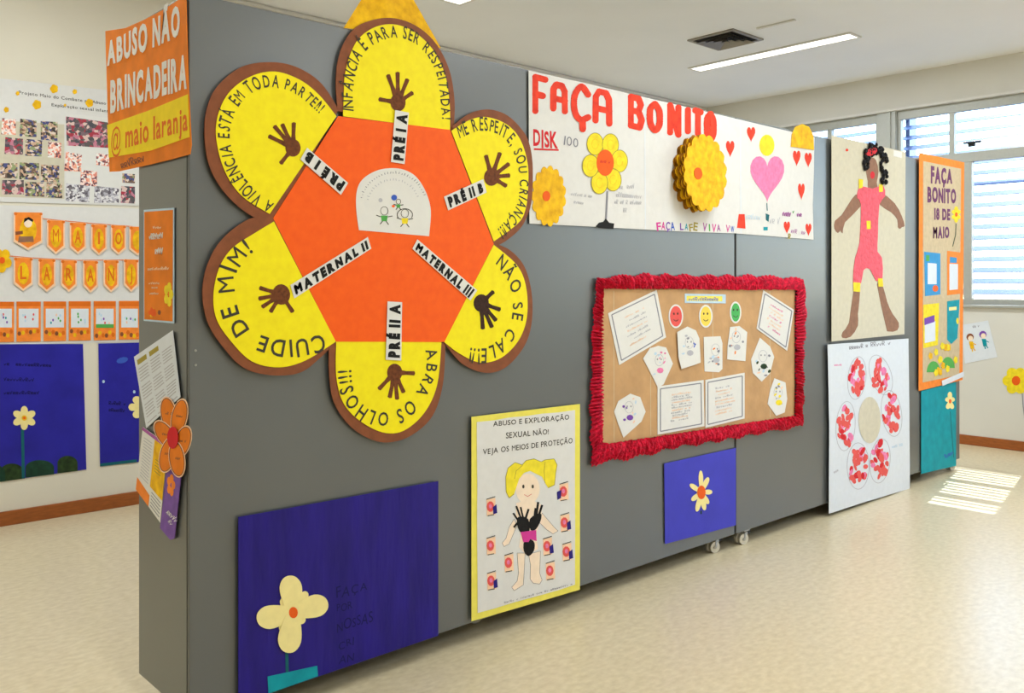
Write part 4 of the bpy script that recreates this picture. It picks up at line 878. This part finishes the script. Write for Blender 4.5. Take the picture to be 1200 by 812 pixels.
bunting('lower orange paper bunting with letters LARANJA', [(72,175,308,492),(205,298,315,497),(328,415,322,497),(448,530,325,502),(560,642,322,500),(670,750,318,498)], [(30,300),(180,312),(420,325),(800,322)], 'LARANJ')
yf = empty('paper_blossom', mid(BACK, [Z2(0,390),Z2(40,390)], .01), 'yellow paper blossom cut at the left edge beside the lower bunting', 'flower cut-out')
for k in range(5): a = math.radians(72*k+20); G(BACK).prism([Z2(*p) for p in ell(8+32*math.cos(a), 325+40*math.sin(a), 24, 28, 12)], .010+k*.0006, .0106+k*.0006, 'golden').obj('petal', yf)
G(BACK).prism([Z2(*p) for p in ell(8,325,16,18,12)], .0142, .0150, 'orange_dot').obj('flower_centre', yf)
names = ['cut off by the left picture edge','first fully visible from the left','second fully visible from the left','third fully visible from the left','with a green strip under the drawing','last before the partition edge']
for i, (x0, x1) in enumerate([(-50,75),(88,220),(235,358),(372,492),(508,628),(645,760)]):
    r = empty('drawing_card', mid(BACK, [Z2(x0,760),Z2(x1,755)], .01), 'orange bordered drawing card under the buntings, '+names[i], 'card', 'orange bordered drawing cards in a row')
    yo = -8*i/6
    G(BACK).prism([Z2(x0,550+yo*.7),Z2(x1,550+yo*.7),Z2(x1,768+yo*2),Z2(x0,770+yo*2)], .0060, .0070, 'orange_card').obj('sheet', r)
    g = G(BACK); g.flat([Z2(x0+12,588),Z2(x1-12,588),Z2(x1-12,690),Z2(x0+12,690)], .0074, 'white_cool').flat([Z2(x0,550),Z2(x1,550),Z2(x1,575),Z2(x0,575)], .0074, 'orange_text')
    for k in range(6): g.flat([Z2(*p) for p in ell((x0+x1)/2+random.uniform(-35,35), 640+random.uniform(-28,28), 5, 8, 6)], .0076+k*.00005, random.choice(['teal','pale_blue','green','peach','violet','face_red']))
    if i == 4: g.flat([Z2(x0+12,672),Z2(x1-12,672),Z2(x1-12,692),Z2(x0+12,692)], .0079, 'green')
    for k in range(6): g.flat([Z2(*p) for p in ell(x0+15+k*(x1-x0-30)/5, 720+random.uniform(-12,16), 10, 13, 6)], .0076+k*.00005, ['brown_eva','golden','orange_text'][k % 3])
    g.obj('print', r)
def Z3(x, y): return (x/5.073, 460+y/5.073)
b1 = empty('blue_poster', mid(BACK, [(-60,572),(101,549)], .01), 'large blue poster with a daffodil and dark hills on the back wall, low left', 'poster')
G(BACK).prism([(-80,403.5),(97,403),(101,550),(0,564),(-80,575)], .003, .0045, 'navy_wall').obj('sheet', b1)
for k, (x, y, a, b, m_) in enumerate([(400,420,60,45,'moss'),(235,445,85,45,'green_dark'),(70,470,70,50,'moss'),(-60,480,90,60,'green_dark')]):
    pts = [Z3(*p) for p in ell(x, y, a, b, 12, 0, 180, 360)]; o = pts+[Z3(x+a, y+50-(a)*.0), Z3(x-a, y+60)]
    lim = lambda p: (p[0], min(p[1], 564.5-p[0]*.142)); G(BACK).flat([lim(p) for p in o], .0048+k*.0003, m_).obj('hill', b1)
ff = G(BACK).prism([Z3(*p) for p in ell(142,150,30,28,12)], .0062, .0068, 'cream_petal').obj('flower', b1)
for k in range(6): a = math.radians(60*k+30); G(BACK).prism([Z3(*p) for p in ell(142+42*math.cos(a), 150+40*math.sin(a), 32, 22, 12, 60*k+30)], .0070+k*.0004, .0074+k*.0004, 'cream_petal').obj('petal', ff)
G(BACK).prism([Z3(*p) for p in ell(142,150,16,16,12)], .0098, .0104, 'golden').flat([Z3(*p) for p in ell(142,150,8,8,8)], .0106, 'orange_dot').obj('flower_centre', ff)
G(BACK).line([Z3(132,215),Z3(137,510)], 3.4, .0064, 'teal_dark').obj('stem', ff)
g = G(BACK); g.scrib((4,428),(60,430),4,.0049,'navy_ink',16,.8).scrib((4,446),(40,447),4,.0049,'navy_ink',10,.8).scrib((4,462),(46,462),4,.0049,'navy_ink',12,.8); g.obj('lettering', b1)
b2 = empty('blue_poster', mid(BACK, [(117,546),(200,536)], .01), 'blue poster on the back wall partly hidden behind the partition end', 'poster')
G(BACK).prism([(115,402.5),(215,400),(215,535),(117,546.5)], .003, .0045, 'navy_wall').obj('sheet', b2)
G(BACK).flat([(117,543),(160,538),(160,541.5),(117,546.4)], .0048, 'teal_dark').obj('teal_strip', b2)
ff = G(BACK).prism(ell(162,477,6,8,10), .0050, .0056, 'cream_petal').obj('flower', b2)
for k in range(5): a = math.radians(72*k+180); G(BACK).prism(ell(162+7*math.cos(a), 477+9*math.sin(a), 5, 4.5, 10), .0058+k*.0003, .0061+k*.0003, 'cream_petal').obj('petal', ff)
g = G(BACK); g.scrib((127,474),(150,475),4,.0049,'navy_ink',8,.8).scrib((127,482),(146,483),4,.0049,'navy_ink',7,.8).flat(ell(143,422,7,3.4,10,-15), .0049, 'blue').flat(ell(121,447,1.6,2,6), .0049, 'pale_blue').flat(ell(157,459,1.6,2,6), .005, 'pale_blue'); g.obj('drawing', b2)

# ------------------------------------------------------------------ window wall papers
kp = empty('kids_drawing', mid(WIN, [(1131,425),(1169,419)], .01), 'tilted white sheet with two small cartoon children under the window', 'drawing')
G(WIN).prism([(1126,381),(1158,375.5),(1169,418.5),(1131,426)], .002, .003, 'white_cool').obj('sheet', kp)
g = G(WIN)
for x, y, m_, hm in ((1138,402,'golden','brown_eva'),(1153,399,'teal','violet')):
    g.flat(ell(x-1,y-7,4.4,4.4,10), .0034, hm).flat(ell(x-.5,y-5.5,3,3.2,10), .0036, 'skin_light').flat([(x-2.5,y-2),(x+2.5,y-2),(x+4,y+6),(x-.5,y+7)], .0034, m_).line([(x+1,y+6),(x+2,y+10)], 1.4, .0034, m_).line([(x+3,y+6),(x+5,y+9)], 1.2, .0034, m_).line([(x+2,y),(x+6,y+2)], 1, .0035, m_)
g.scrib((1136,385),(1148,383),3,.0034,'ink_grey',6,.5); g.obj('drawing_print', kp)
wf = empty('flower_cutout', mid(WIN, [(1176,462),(1200,462)], .01), 'yellow paper flower with an orange centre on the wall below the window', 'flower cut-out')
for k in range(6): a = math.radians(60*k); G(WIN).prism(ell(1191+9.5*math.cos(a), 446+10*math.sin(a), 6.6, 6.4, 14, 60*k), .003+k*.0004, .0034+k*.0004, 'yellow_soft').obj('petal', wf)
G(WIN).prism(ell(1191,446,5,5.6,12), .0060, .0068, 'orange_dot').obj('flower_centre', wf)
G(WIN).line([(1198,460),(1199,475),(1201,490)], 1.2, .003, 'ink_grey').obj('stem', wf)
